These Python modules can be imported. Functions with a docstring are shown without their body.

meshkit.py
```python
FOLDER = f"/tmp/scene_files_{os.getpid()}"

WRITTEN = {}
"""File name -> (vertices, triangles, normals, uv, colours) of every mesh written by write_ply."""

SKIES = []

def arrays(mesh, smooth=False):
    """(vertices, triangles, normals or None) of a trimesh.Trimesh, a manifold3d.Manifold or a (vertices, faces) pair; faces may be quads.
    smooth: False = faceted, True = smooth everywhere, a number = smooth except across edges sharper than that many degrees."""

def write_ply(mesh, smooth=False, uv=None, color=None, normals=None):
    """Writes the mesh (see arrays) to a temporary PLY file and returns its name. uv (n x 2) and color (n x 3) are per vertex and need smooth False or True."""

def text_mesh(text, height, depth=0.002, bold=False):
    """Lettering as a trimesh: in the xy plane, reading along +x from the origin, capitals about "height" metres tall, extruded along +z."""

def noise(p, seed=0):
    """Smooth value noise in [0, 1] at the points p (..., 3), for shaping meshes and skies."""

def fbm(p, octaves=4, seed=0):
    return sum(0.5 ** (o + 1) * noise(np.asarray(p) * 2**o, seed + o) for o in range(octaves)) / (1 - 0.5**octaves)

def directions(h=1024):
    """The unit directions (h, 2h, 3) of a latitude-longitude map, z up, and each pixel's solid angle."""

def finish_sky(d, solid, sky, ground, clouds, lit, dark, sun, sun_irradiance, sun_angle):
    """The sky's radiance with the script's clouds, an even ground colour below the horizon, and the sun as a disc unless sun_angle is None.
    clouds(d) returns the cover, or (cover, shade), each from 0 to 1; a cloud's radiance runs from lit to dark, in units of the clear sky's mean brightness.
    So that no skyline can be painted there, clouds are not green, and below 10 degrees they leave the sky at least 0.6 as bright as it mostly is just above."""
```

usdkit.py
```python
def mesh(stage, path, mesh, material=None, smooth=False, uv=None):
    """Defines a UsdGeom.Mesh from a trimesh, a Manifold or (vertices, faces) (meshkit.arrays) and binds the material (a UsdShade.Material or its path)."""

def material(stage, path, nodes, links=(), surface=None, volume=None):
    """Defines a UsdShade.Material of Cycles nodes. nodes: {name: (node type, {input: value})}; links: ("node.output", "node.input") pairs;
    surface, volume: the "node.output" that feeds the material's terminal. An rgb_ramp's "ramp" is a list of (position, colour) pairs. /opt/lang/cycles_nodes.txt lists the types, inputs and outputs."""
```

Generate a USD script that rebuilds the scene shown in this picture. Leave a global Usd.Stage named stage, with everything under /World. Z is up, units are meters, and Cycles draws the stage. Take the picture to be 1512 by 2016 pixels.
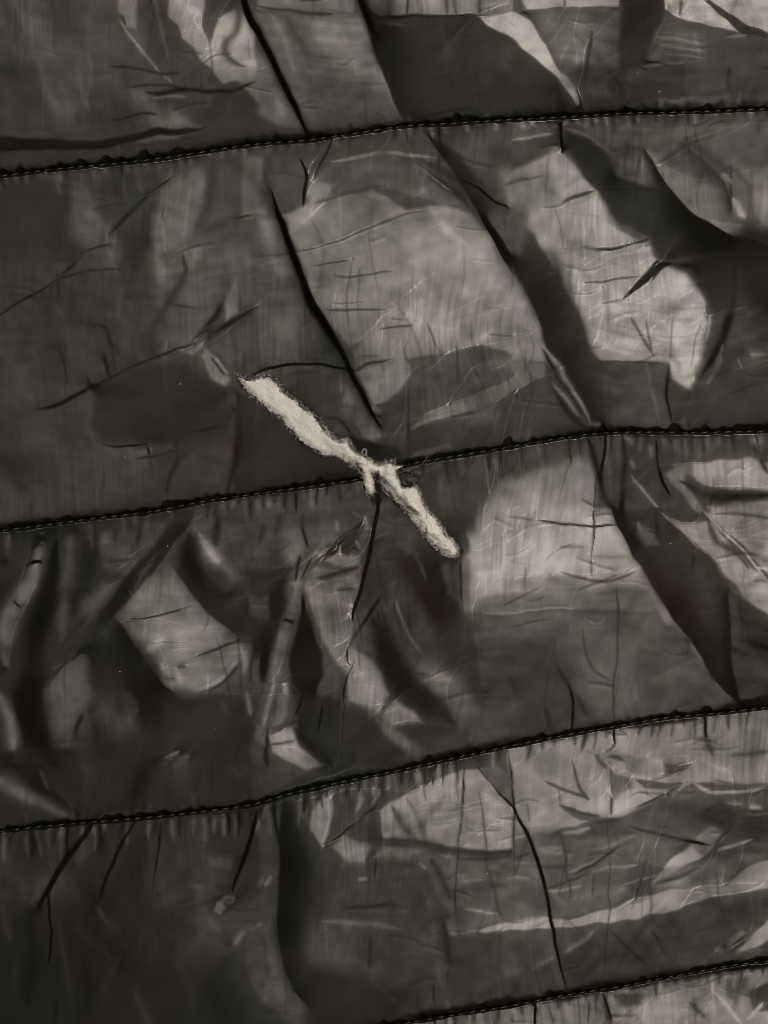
import math, numpy as np, trimesh, usdkit
from scipy.ndimage import gaussian_filter, map_coordinates
from pxr import Usd, UsdGeom, UsdLux, UsdShade, Gf, Vt, Sdf

stage = Usd.Stage.CreateInMemory()
UsdGeom.SetStageUpAxis(stage, UsdGeom.Tokens.z); UsdGeom.SetStageMetersPerUnit(stage, 1.0)
world = UsdGeom.Xform.Define(stage, '/World'); stage.SetDefaultPrim(world.GetPrim())
UsdGeom.Scope.Define(stage, '/World/Looks')

# ---- camera, lamps, exposure ----------------------------------------------------
PX = 0.00014                               # metres per step of the measured face (1512 x 2016 steps in view)
CAM = np.array([0.0, 0.0, 0.70]); LAMP = np.array([0.235, 0.315, 0.77])
cam = UsdGeom.Camera.Define(stage, '/World/camera')
cam.AddTranslateOp().Set(Gf.Vec3d(*map(float, CAM)))
cam.CreateFocalLengthAttr(50.0); cam.CreateHorizontalApertureAttr(50.0 * 1512 * PX / CAM[2]); cam.CreateVerticalApertureAttr(50.0 * 2016 * PX / CAM[2])
cam.CreateClippingRangeAttr(Gf.Vec2f(0.01, 20.0)); cam.CreateExposureAttr(0.0)

def rect_lamp(name, pos, size, strength, color, target=(0, 0, 0)):
    l = UsdLux.RectLight.Define(stage, '/World/' + name)
    z = np.array(pos, float) - np.array(target, float); z /= np.linalg.norm(z)
    x = np.cross([0, 1, 0], z); x /= np.linalg.norm(x); y = np.cross(z, x)
    m = np.eye(4); m[0, :3], m[1, :3], m[2, :3], m[3, :3] = x, y, z, pos
    l.AddTransformOp().Set(Gf.Matrix4d(*m.ravel().tolist()))
    l.CreateWidthAttr(size); l.CreateHeightAttr(size); l.CreateIntensityAttr(strength); l.CreateColorAttr(Gf.Vec3f(*color))
rect_lamp('room_lamp', LAMP, 0.09, 190.0, (1.0, 0.94, 0.868))
rect_lamp('ceiling_bounce', (-0.5, -0.3, 2.2), 1.6, 0.26, (1.0, 0.93, 0.86))
# ---- cloth relief --------------------------------------------------------------
STEP, X0, X1, Y0, Y1 = 2, -160, 1672, -160, 2176
GX, GY = np.arange(X0, X1 + 1, STEP, dtype=float), np.arange(Y0, Y1 + 1, STEP, dtype=float)
NX, NY = len(GX), len(GY)

def box_of(p, m):
    i0, i1 = np.clip(((p[:, 0].min() - m - X0) / STEP, (p[:, 0].max() + m - X0) / STEP + 2), 0, NX).astype(int)
    j0, j1 = np.clip(((p[:, 1].min() - m - Y0) / STEP, (p[:, 1].max() + m - Y0) / STEP + 2), 0, NY).astype(int)
    return i0, i1, j0, j1

def seg_dist(p, q, X, Y):
    d = q - p; n = d @ d + 1e-9
    t = np.clip(((X - p[0]) * d[0] + (Y - p[1]) * d[1]) / n, 0, 1)
    return np.hypot(X - p[0] - t * d[0], Y - p[1] - t * d[1]), t

def signed(p, X, Y):                       # distance inside (+) or outside (-) a closed outline
    best, inside = np.full(X.shape, 1e9), np.zeros(X.shape, bool)
    for a, b in zip(p, np.roll(p, -1, 0)):
        best = np.minimum(best, seg_dist(a, b, X, Y)[0])
        if a[1] != b[1]:
            cross = (a[1] > Y) != (b[1] > Y)
            inside ^= cross & (X < (b[0] - a[0]) * (Y - a[1]) / (b[1] - a[1]) + a[0])
    return np.where(inside, best, -best)

def smooth_line(p, w, n=5):                # a Catmull-Rom course with its widths
    w = np.interp(np.linspace(0, 1, len(p)), np.linspace(0, 1, len(w)), w) if len(w) > 1 else np.full(len(p), w[0])
    if len(p) < 3:
        t = np.linspace(0, 1, 7)[:, None]; return p[0] + (p[1] - p[0]) * t, w[0] + (w[1] - w[0]) * t[:, 0]
    q = np.vstack([2 * p[0] - p[1], p, 2 * p[-1] - p[-2]]); out, ow = [], []
    for i in range(len(p) - 1):
        a, b, c, d = q[i:i + 4]
        for t in np.arange(n) / n:
            out.append(.5 * (2 * b + (c - a) * t + (2 * a - 5 * b + 4 * c - d) * t * t + (3 * b - a - 3 * c + d) * t ** 3)); ow.append(w[i] + (w[i + 1] - w[i]) * t)
    return np.array(out + [p[-1]]), np.array(ow + [w[-1]])

def stroke(p, w, X, Y):                    # smallest distance / half width
    r, wl = np.full(X.shape, 1e9), np.zeros(X.shape)
    for i in range(len(p) - 1):
        d, t = seg_dist(p[i], p[i + 1], X, Y); v = w[i] + (w[i + 1] - w[i]) * t; q = d / v
        wl = np.where(q < r, v, wl); r = np.minimum(r, q)
    return r, wl

def side_dist(p, w, X, Y):                 # signed distance from a course (+ on its right going along), local width
    best, sg, wl = np.full(X.shape, 1e9), np.zeros(X.shape), np.ones(X.shape)
    for i in range(len(p) - 1):
        d, t = seg_dist(p[i], p[i + 1], X, Y); e = p[i + 1] - p[i]
        c = (X - p[i, 0]) * e[1] - (Y - p[i, 1]) * e[0]
        k = d < best - 1e-9; best = np.where(k, d, best); sg = np.where(k, np.sign(c), sg); wl = np.where(k, w[i] + (w[i + 1] - w[i]) * t, wl)
    return best * sg, wl

sm = lambda x: (lambda t: t * t * (3 - 2 * t))(np.clip(x, 0, 1))
rng = np.random.default_rng(7)
wob = [gaussian_filter(rng.standard_normal((NY, NX)), s) for s in (5, 22)]
wob2 = [gaussian_filter(rng.standard_normal((NY, NX)), s) for s in (5, 22)]
wx, wy = (sum(a * w / w.std() for a, w in zip((1.5, 4.0), ww)) for ww in (wob, wob2))

def paint():
    tone, groove = np.full((NY, NX), 62.0), np.zeros((NY, NX))
    for kind, v, p, w, op in OPS:
        if kind == 'F':
            s = max(w if w < 8 else 1.5 * w, 1.2); i0, i1, j0, j1 = box_of(p, 2 * s + 8)
            if i1 <= i0 or j1 <= j0: continue
            X, Y = np.meshgrid(GX[i0:i1], GY[j0:j1])
            m = op * sm(.5 + signed(p, X + wx[j0:j1, i0:i1], Y + wy[j0:j1, i0:i1]) / (2 * s))
            tone[j0:j1, i0:i1] += m * (v - tone[j0:j1, i0:i1])
        else:
            if kind == 'G': w = np.maximum(w, 3)
            p, w = smooth_line(p, w); taper = np.minimum(1, np.minimum(np.arange(len(p)), np.arange(len(p))[::-1]) / max(1, .22 * len(p)) + .3)
            w = np.maximum(w * (taper if kind != 'G' else 1) * (.85 if kind == 'C' else 1), .7)
            i0, i1, j0, j1 = box_of(p, 2.6 * w.max() + 6)
            if i1 <= i0 or j1 <= j0: continue
            X, Y = np.meshgrid(GX[i0:i1], GY[j0:j1])
            r, wl = stroke(p, w, X + .6 * wx[j0:j1, i0:i1], Y + .6 * wy[j0:j1, i0:i1])
            if kind == 'G':
                d, wl = side_dist(p, w, X + .5 * wx[j0:j1, i0:i1], Y + .5 * wy[j0:j1, i0:i1]); d = d * op
                m = sm(.5 + d / 3) * np.clip(1 - d / (wl + .1), 0, 1) ** 1.5
                tone[j0:j1, i0:i1] += m * (v - tone[j0:j1, i0:i1]); continue
            if kind == 'M':
                tone[j0:j1, i0:i1] *= 1 + v * np.exp(-r ** 2) * np.clip((tone[j0:j1, i0:i1] - 30) / 50, .4, 1.1)
            elif kind == 'L':
                m = op * (np.exp(-r ** 2.4 * .8) if w.max() < 4 else np.exp(-r ** 1.7))
                tone[j0:j1, i0:i1] += m * (v - tone[j0:j1, i0:i1])
            else:
                groove[j0:j1, i0:i1] = np.maximum(groove[j0:j1, i0:i1], (2.5 * v ** 2) * np.exp(-(r * 1.4) ** 2.2))
                m = np.exp(-(r * .92) ** 1.7) * np.clip(.4 + .5 * v, 0, .9)
                tone[j0:j1, i0:i1] += m * (22 + 26 * (1 - v) - tone[j0:j1, i0:i1])
    return tone, groove
ALPHA, PEAK, FLOOR = 0.165, 0.40, 0.0125      # width of the gloss, its strength, the cloth without gloss
lin = lambda s: np.where(s < 10.3, s / 255 / 12.92, ((s / 255 + .055) / 1.055) ** 2.4)

def surface_noise(shape, seed, sig):
    n = gaussian_filter(np.random.default_rng(seed).standard_normal(shape), sig); return n / n.std()

def lean(tone):                            # how far each spot is turned off the lamp's mirror direction
    q = np.clip((lin(tone) - FLOOR) / PEAK, 0.012, .93)
    return ALPHA * np.sqrt(q ** -.5 - 1)

def mirror():                              # slope at which each spot mirrors the lamp into the eye
    X, Y = np.meshgrid((GX - 756) * PX, (1008 - GY) * PX)
    P = np.stack([X, Y, 0 * X], -1)
    a, b = CAM - P, LAMP - P
    h = a / np.linalg.norm(a, axis=-1, keepdims=True) + b / np.linalg.norm(b, axis=-1, keepdims=True)
    return -h[..., 0] / h[..., 2], -h[..., 1] / h[..., 2]

D = np.array([.6, .8])                     # across the face, towards the lamp (x right, y up)
def integrate(gx, gy, w2=.03):             # the height whose slopes come closest to gx, gy (y up), in steps
    pad = 140
    m = np.pad(np.ones((NY, NX)), pad); m = gaussian_filter(m, 30)
    gx, gy = (np.pad(g, pad, mode='edge') * m for g in (gx, gy))
    s, t = gx * D[0] + gy * D[1], -gx * D[1] + gy * D[0]
    kx, ky = np.meshgrid(2 * np.pi * np.fft.fftfreq(s.shape[1]) / STEP, -2 * np.pi * np.fft.fftfreq(s.shape[0]) / STEP)
    k1, k2 = kx * D[0] + ky * D[1], -kx * D[1] + ky * D[0]
    den = k1 ** 2 + w2 * k2 ** 2 + 1e-7
    h = np.real(np.fft.ifft2((-1j * k1 * np.fft.fft2(s) - w2 * 1j * k2 * np.fft.fft2(t)) / den))
    return h[pad:-pad, pad:-pad]

def slopes(h):
    gy, gx = np.gradient(h, STEP); return gx, -gy

def refine(h, tone, mx, my, rounds, weight):    # settles the slopes closer to the measured lean of every facet
    want = tone / 255; pad = 64
    kx, ky = np.meshgrid(np.fft.rfftfreq(NX + 2 * pad) * 2 * np.pi / STEP, np.fft.fftfreq(NY + 2 * pad) * 2 * np.pi / STEP)
    lap = kx ** 2 + ky ** 2 + 1e-6
    fit = gaussian_filter(np.pad(np.ones((NY - 40, NX - 40)), 20), 12)
    vel = np.zeros_like(h)
    for r in range(rounds):
        x, y = slopes(h); a, b = x - mx, y - my
        d2 = (a * a + b * b) / ALPHA ** 2
        R = FLOOR + PEAK / (1 + d2) ** 2
        S = 1.055 * R ** (1 / 2.4) - .055
        e = (S - want) * fit * weight * (1.055 / 2.4 * R ** (1 / 2.4 - 1)) * (-4 * PEAK / (1 + d2) ** 3 / ALPHA ** 2)
        px, py = e * a, -e * b
        div = np.gradient(px, STEP, axis=1) + np.gradient(py, STEP, axis=0)
        u = np.fft.irfft2(np.fft.rfft2(np.pad(div, pad)) / lap, s=(NY + 2 * pad, NX + 2 * pad))[pad:-pad, pad:-pad]
        vel = .85 * vel + .08 * u
        h = h + vel
    return h
# ---- relief data -------------------------------------------------------------
# Every facet and fold of the cloth, measured on its face in steps of 0.14 mm (k units = one third of that
# counted from the corner of a patch).  F = facet (how much it leans towards the lamp, outline, softness of
# its edge), L = narrow fold or ridge (lean, course, half width), G = crisp fold edge whose lean dies away over a width to one side, C = sharp crease in the cloth
# (course, half width).
OPS = []
cur = [0, 0, 3.0]
def patch(x, y, k=3.0): cur[:] = [x, y, k]
def pts_of(p): return np.array(p, float) / cur[2] + np.array(cur[:2], float)
def F(v, p, s=10, op=1.0): OPS.append(('F', v, pts_of(p), s / cur[2], op))
def L(v, p, w=8, op=1.0): OPS.append(('L', v, pts_of(p), np.atleast_1d(np.array(w, float)) / cur[2], op))
def G(v, p, w, side=1): OPS.append(('G', v, pts_of(p), np.atleast_1d(np.array(w, float)) / cur[2], side))
def C(p, w=5, d=1.0): OPS.append(('C', d, pts_of(p), np.atleast_1d(np.array(w, float)) / cur[2], 1.0))

patch(0, 0)
F(62,[(-900,-900),(6000,-900),(6000,8000),(-900,8000)],30)
F(66,[(-300,-300),(700,-300),(900,400),(1100,560),(1000,740),(-300,830)],40)
F(56,[(-300,400),(200,400),(330,800),(-300,820)],40)
F(58,[(240,-300),(480,-300),(440,200),(280,220)],40)
L(78,[(80,-60),(160,200),(240,420),(310,580),(400,680)],28,.7)
L(76,[(340,420),(400,620),(430,720)],15,.7); L(78,[(450,380),(480,520),(540,700)],14,.7); L(74,[(600,440),(620,560)],8)
F(100,[(690,-300),(800,-300),(810,170),(740,160),(690,60)],14)
F(62,[(860,-300),(1000,-300),(1060,130),(1100,300),(1180,330),(1240,380),(1270,480),(1120,480),(1000,330),(900,150)],20)
L(105,[(700,120),(800,250),(900,370),(940,420)],9); L(95,[(960,435),(1010,480)],8); L(50,[(710,90),(740,150)],7)
L(85,[(940,80),(970,220),(990,330)],12); L(80,[(910,-60),(940,100)],12)
F(120,[(1000,-300),(1230,-300),(1205,120),(1250,230),(1260,400),(1200,350),(1150,250),(1080,200),(1060,120),(1010,80)],9)
F(124,[(1260,250),(1300,90),(1400,20),(1512,120),(1512,480),(1330,500),(1270,440)],10)
F(60,[(1210,-300),(1380,-300),(1380,15),(1300,60),(1290,110),(1270,210),(1230,170),(1205,100)],10)
L(62,[(1300,15),(1390,15),(1412,80),(1400,165),(1345,230),(1340,300),(1380,360),(1450,400)],24)
F(126,[(1390,230),(1450,200),(1512,280),(1512,420),(1430,380),(1390,310)],12)
F(82,[(760,540),(900,530),(950,620),(1080,640),(1200,735),(900,735),(880,680)],25)
F(56,[(900,580),(1300,560),(1512,560),(1512,800),(1230,740),(1100,660),(980,620)],25)
F(104,[(1400,420),(1512,400),(1560,520),(1620,640),(1500,620),(1440,520)],20)
L(92,[(900,570),(1100,562)],8)
L(42,[(650,390),(760,400),(850,415),(960,430),(1060,415)],9); L(42,[(750,520),(860,505),(1000,500),(1100,530)],8)
L(30,[(860,545),(980,545),(1100,520),(1250,540),(1380,545),(1512,490)],14); L(40,[(650,695),(740,690),(860,670),(940,675)],7)
F(56,[(-300,880),(640,850),(1250,760),(1512,760),(1512,860),(-300,1050)],20)
F(36,[(-300,800),(330,815),(700,795),(950,745),(1100,738),(1250,752),(1000,790),(850,812),(600,862),(350,875),(-300,885)],8)
L(30,[(-200,895),(0,890),(350,870),(640,850)],10); L(80,[(800,830),(950,810),(1080,790)],13)
F(50,[(-300,1050),(420,1050),(420,1512),(-300,1600)],30)
F(72,[(420,1080),(500,1070),(560,1250),(700,1430),(700,1512),(470,1460),(420,1250)],25)
F(54,[(520,1100),(900,1000),(960,1060),(640,1360),(600,1300)],25)
F(56,[(700,1400),(880,1200),(900,1400),(900,1512),(720,1512)],25)
F(88,[(900,1280),(1000,1080),(1200,1000),(1270,1010),(1230,1250),(1130,1420),(1100,1512),(900,1512)],30)
F(62,[(1240,960),(1350,960),(1440,1000),(1420,1200),(1320,1340),(1160,1400),(1230,1180)],25)
F(85,[(1440,960),(1512,940),(1512,1280),(1440,1290)],20)
F(66,[(1180,1400),(1512,1330),(1512,1512),(1150,1512)],20)
L(34,[(640,1390),(740,1280),(840,1180),(920,1110),(1000,1060)],13); L(40,[(490,1510),(570,1470),(650,1440)],7)
L(48,[(540,1235),(640,1215),(740,1210)],7); L(42,[(1380,1285),(1512,1262)],7); L(100,[(960,1360),(970,1420)],14)
for x, y in ((330,1040),(470,1050),(540,1060),(800,1030),(700,1040)): L(72,[(x,y-10),(x+25,y+110)],16,.6)

patch(504, 0)
F(96,[(0,-300),(520,-300),(570,80),(250,80),(0,50)],10); F(108,[(240,-300),(460,-300),(470,50),(330,60)],15)
F(80,[(0,70),(590,90),(720,380),(850,640),(880,710),(320,790),(160,450)],10)
F(100,[(220,90),(580,100),(700,380),(620,420),(470,380),(380,260)],25)
F(72,[(220,400),(600,450),(800,620),(800,720),(330,790)],50)
L(95,[(90,90),(170,250),(220,420)],22); L(64,[(170,110),(290,300),(320,420)],30); L(104,[(500,150),(560,320),(600,440)],6)
F(94,[(590,95),(650,200),(760,450),(860,700),(800,620),(700,420),(620,430),(580,300)],16)
F(86,[(0,270),(60,380),(200,650),(270,770),(100,740),(0,700)],20); L(102,[(110,590),(150,690)],28)
L(50,[(0,35),(150,55),(330,78),(440,85)],10)
F(50,[(640,110),(1320,80),(1512,250),(1700,400),(1870,520),(1870,690),(1500,690),(950,730),(860,640),(740,330)],7)

L(58,[(1090,110),(1140,420)],25); F(58,[(1300,150),(1512,280),(1512,450),(1350,350)],30)
F(105,[(650,-300),(1000,-300),(1000,85),(720,90),(650,60)],9); L(62,[(770,-60),(770,80)],42); L(40,[(880,-30),(880,90)],6)
F(116,[(980,-300),(1300,-300),(1310,75),(980,85)],12); L(72,[(1115,-30),(1130,70)],20); L(76,[(1170,-30),(1180,80)],12)
F(94,[(1320,-300),(1530,-300),(1512,50),(1330,70)],8); L(120,[(1320,20),(1500,5)],16)
L(34,[(680,105),(880,97),(1050,92),(1320,80)],7); L(70,[(700,130),(880,148)],9)
patch(0, 0, 1)
F(142,[(942,27),(1008,16),(1035,40),(1070,90),(1105,155),(1135,207),(1130,211),(1100,160),(1060,125),(1008,80)],3)
patch(504, 0)
F(66,[(0,880),(450,830),(960,820),(1040,830),(1100,930),(800,905),(420,970),(0,950)],15)
F(76,[(330,1070),(440,970),(800,930),(940,980),(1000,1030),(1200,1200),(1100,1220),(800,1120),(500,1130)],15)
F(70,[(20,950),(320,930),(330,1100),(250,1220),(110,1200),(30,1130)],25)
F(58,[(50,960),(110,960),(100,1180),(60,1150)],20)
F(84,[(-20,950),(50,950),(30,1130),(80,1250),(-20,1250)],15)
L(130,[(440,960),(600,935),(780,912),(900,925),(1090,940)],8)
F(108,[(320,1060),(440,1090),(440,1140),(300,1210)],20)

# the broad middle facets of the second channel
patch(504, 504)
F(74,[(0,-150),(110,-250),(210,0),(330,300),(430,560),(480,660),(0,680)],20); F(96,[(40,-230),(120,-230),(220,0),(260,120),(120,110)],25)
F(88,[(40,330),(200,330),(240,460),(40,480)],40)
F(108,[(170,-260),(420,-360),(700,-380),(900,-260),(1100,-290),(1240,-260),(1300,-180),(1400,-80),(1520,80),(1640,300),(1720,520),(1700,620),(1500,590),(1300,520),(950,600),(600,640),(540,560),(400,330),(290,100)],14)
F(88,[(400,-360),(700,-380),(850,-280),(700,-120),(520,-80),(330,-120)],40,.6)
F(94,[(380,300),(720,330),(600,640),(540,560)],40); F(98,[(280,60),(450,20),(450,180),(380,250)],30)
F(122,[(880,-150),(1250,-200),(1380,-20),(1560,350),(1450,470),(1100,480),(950,400)],50)
F(118,[(420,-220),(620,-240),(600,-130),(400,-100)],30,.6)
L(56,[(340,50),(440,35),(580,10)],8); L(62,[(450,100),(560,108),(680,95),(800,80)],8); L(52,[(420,310),(560,308),(760,312)],7)
L(46,[(730,425),(840,410),(930,400)],6); L(70,[(790,360),(880,365)],5); L(80,[(1370,465),(1512,475)],5)
L(72,[(590,590),(720,580)],6); L(48,[(590,660),(680,625),(810,600)],7)
L(60,[(-60,10),(330,-50),(600,-130),(860,-230),(1000,-260)],6); L(120,[(0,60),(300,-30),(560,-100),(850,-215)],5)
F(106,[(590,680),(650,640),(910,600),(920,720),(800,870),(700,890)],12)
F(62,[(60,690),(460,690),(480,860),(600,900),(660,980),(500,1000),(350,920),(220,800)],20)
F(96,[(470,700),(530,720),(680,900),(640,900),(500,860)],20)
F(82,[(480,880),(680,900),(730,1000),(600,1000),(520,960)],20)
F(94,[(590,1000),(700,990),(735,1060),(690,1090),(620,1070)],12); L(40,[(400,960),(480,960),(560,1060)],9); L(96,[(690,900),(740,930)],16)
F(66,[(930,600),(1300,520),(1512,600),(1700,640),(1700,720),(950,780)],22)
F(90,[(1300,640),(1512,600),(1700,640),(1700,690),(1512,700)],25)
F(62,[(740,900),(900,760),(920,1000),(900,1220),(870,1240),(800,1200),(760,1060)],20)
F(58,[(910,1030),(1512,800),(1700,715),(1760,760),(1910,1030),(1512,1100),(1200,1160),(910,1200)],8)
F(92,[(920,1010),(1010,920),(1180,830),(1512,720),(1700,640),(1700,710),(1512,790),(1200,890),(1000,980)],7)
L(110,[(920,1018),(1060,950),(1300,860),(1512,785)],5)
F(76,[(1200,900),(1400,850),(1400,960),(1250,960)],30); F(80,[(920,1160),(1130,1100),(1150,1120),(940,1200)],10)
L(44,[(905,780),(900,1000),(895,1210)],8); L(50,[(1190,520),(1195,740)],5); L(56,[(1020,380),(1080,540)],7,.7)
F(44,[(560,1080),(830,1120),(880,1240),(780,1210),(680,1210),(600,1150)],10)
F(48,[(-120,780),(0,860),(180,1020),(400,1190),(620,1290),(620,1330),(-120,1410)],12)
F(68,[(0,1420),(600,1350),(720,1400),(700,1512),(0,1512)],10)
F(66,[(980,1240),(1512,1150),(1512,1512),(1000,1512)],15)

patch(504, 0)
L(62,[(330,1205),(500,1150),(650,1115),(770,1100)],10)
F(48,[(960,955),(1080,985),(1240,1080),(1220,1110),(1080,1040)],8); L(36,[(980,1010),(1080,1080),(1200,1160),(1245,1225)],(8,18,22,6)); L(104,[(950,985),(1060,1070),(1150,1135)],5)
F(44,[(1030,815),(1100,860),(1260,1010),(1330,1100),(1230,1080),(1130,960),(1060,860)],12)
F(66,[(1090,830),(1512,730),(1512,1240),(1330,1110),(1260,990)],18)
F(60,[(1380,880),(1512,860),(1512,980),(1400,960)],25); F(92,[(1440,1000),(1512,980),(1512,1200),(1430,1160)],25)
patch(0, 0, 1)
F(54,[(900,365),(950,398),(1000,470),(1040,520),(1095,560),(1130,640),(1165,710),(1187,780),(1192,850),(1165,845),(1140,800),(1110,740),(1060,650),(1010,545),(960,460)],14)
G(24,[(845,275),(905,362),(960,460),(1010,545),(1060,650),(1110,740),(1167,848)],(20,45,80,125,130,95,40))
G(22,[(690,-30),(715,35),(735,90),(765,170),(790,230),(815,252)],(60,80,110,120,90,50))

patch(1008, 0)
F(136,[(50,45),(40,-300),(650,-300),(640,20),(100,45)],7); L(84,[(310,-30),(310,110)],8); L(70,[(40,0),(70,50)],8)
F(70,[(70,55),(650,25),(700,60),(640,560),(400,620),(330,450),(200,230)],8)
F(90,[(150,90),(560,120),(560,200),(420,400),(340,380),(230,250)],40); F(102,[(330,340),(420,300),(440,360),(370,400)],20)
F(52,[(330,420),(640,380),(700,600),(400,620)],30); F(68,[(440,520),(560,480),(580,560),(470,600)],25)
F(64,[(860,180),(1000,90),(1340,190),(1512,210),(1700,250),(1700,580),(700,600),(640,450),(780,380)],12)
F(42,[(690,-300),(930,-300),(930,50),(850,180),(780,380),(640,430),(640,180)],22)
F(136,[(910,35),(930,-300),(1120,-300),(1180,0),(1340,187),(1160,142),(1000,85)],5); L(66,[(1010,-20),(1000,80)],13); L(110,[(930,10),(940,40)],14)
F(132,[(1200,-300),(1900,-300),(1900,300),(1512,182),(1400,140),(1290,70),(1195,0)],5)
F(46,[(1160,-20),(1200,-10),(1290,72),(1400,142),(1512,184),(1512,215),(1350,190),(1260,100)],4)
L(100,[(1350,-30),(1300,70)],20)
F(82,[(860,180),(1130,200),(1130,310),(820,340)],30)
for i in range(6): L(98 if i % 2 else 62,[(850+8*i,200+24*i),(950,205+25*i),(1130,235+22*i)],6,.8)
L(102,[(1270,218),(1380,204)],9); L(66,[(1290,240),(1400,220)],7)
F(54,[(780,400),(1020,380),(1030,600),(700,600)],18); L(36,[(1285,400),(1300,560)],18); F(58,[(1290,450),(1512,480),(1512,580),(1300,570)],20); L(80,[(770,395),(900,385),(1010,375)],8)
F(78,[(900,610),(1290,570),(1310,620),(1150,640)],10); L(46,[(470,170),(450,350),(420,560)],14)
L(28,[(270,500),(270,690)],(24,34)); L(118,[(280,440),(350,540),(385,640)],(22,16,9))
F(72,[(380,740),(700,740),(1000,760),(1700,740),(1700,960),(1300,1000),(1050,820),(850,960),(700,850),(560,880)],15)
F(72,[(0,740),(270,740),(270,800),(0,840)],8); F(66,[(0,850),(100,840),(110,950),(0,1020)],25)
F(118,[(230,870),(290,900),(400,1020),(510,1140),(600,1330),(750,1400),(850,1420),(870,1600),(230,1600),(130,1400),(-40,1230),(-40,1060),(60,980),(180,930)],16)
F(100,[(-30,1050),(180,960),(260,1150),(100,1260),(-40,1250)],30); F(70,[(-200,1250),(80,1200),(110,1400),(60,1512),(-80,1500)],30)
F(134,[(340,1200),(520,1170),(640,1340),(560,1480),(330,1400)],30)
L(116,[(0,832),(120,812),(240,798)],8); L(90,[(200,860),(260,900)],14)
F(44,[(290,770),(420,810),(560,880),(620,1000),(800,1110),(920,1120),(500,1135),(400,1000),(320,880)],12)
L(84,[(310,755),(430,800),(540,870),(620,910)],12)
F(76,[(600,900),(760,890),(850,1060),(870,1110),(640,1060)],20)
for x in (650,690,740,770): L(100,[(x,930),(x+5,1040)],7,.7)
F(46,[(520,1140),(940,1120),(1100,1300),(1200,1512),(900,1530),(850,1400),(640,1300)],15)
F(90,[(880,980),(960,1040),(1100,1060),(1280,1050),(1290,1200),(1200,1230),(1080,1150),(960,1100)],30)
F(56,[(1060,850),(1150,880),(1280,1000),(1260,1040),(1180,960)],25)
F(78,[(1280,1000),(1380,1080),(1400,1250),(1370,1300),(1300,1230),(1290,1100)],15); L(124,[(1300,1160),(1340,1230),(1370,1280)],15)
F(92,[(1350,980),(1700,980),(1700,1400),(1512,1330),(1400,1260),(1400,1100)],25); F(66,[(1380,1080),(1430,1090),(1420,1250),(1390,1270)],14)
F(36,[(1200,1330),(1700,1380),(1700,1650),(1512,1560),(1150,1512),(1100,1350)],25)
G(19,[(790,890),(875,1010),(950,1115),(1080,1262),(1250,1362),(1400,1410),(1700,1520)],(30,110,170,220,260,300,340),-1); L(120,[(790,885),(870,978),(940,1048)],12)
L(44,[(1290,980),(1290,1230)],8); L(46,[(300,1200),(400,1165),(490,1145)],11); L(38,[(510,1135),(700,1128),(900,1115)],6); L(28,[(480,1465),(620,1460),(720,1430),(830,1408)],7); L(86,[(400,1455),(520,1475)],8)

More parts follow.
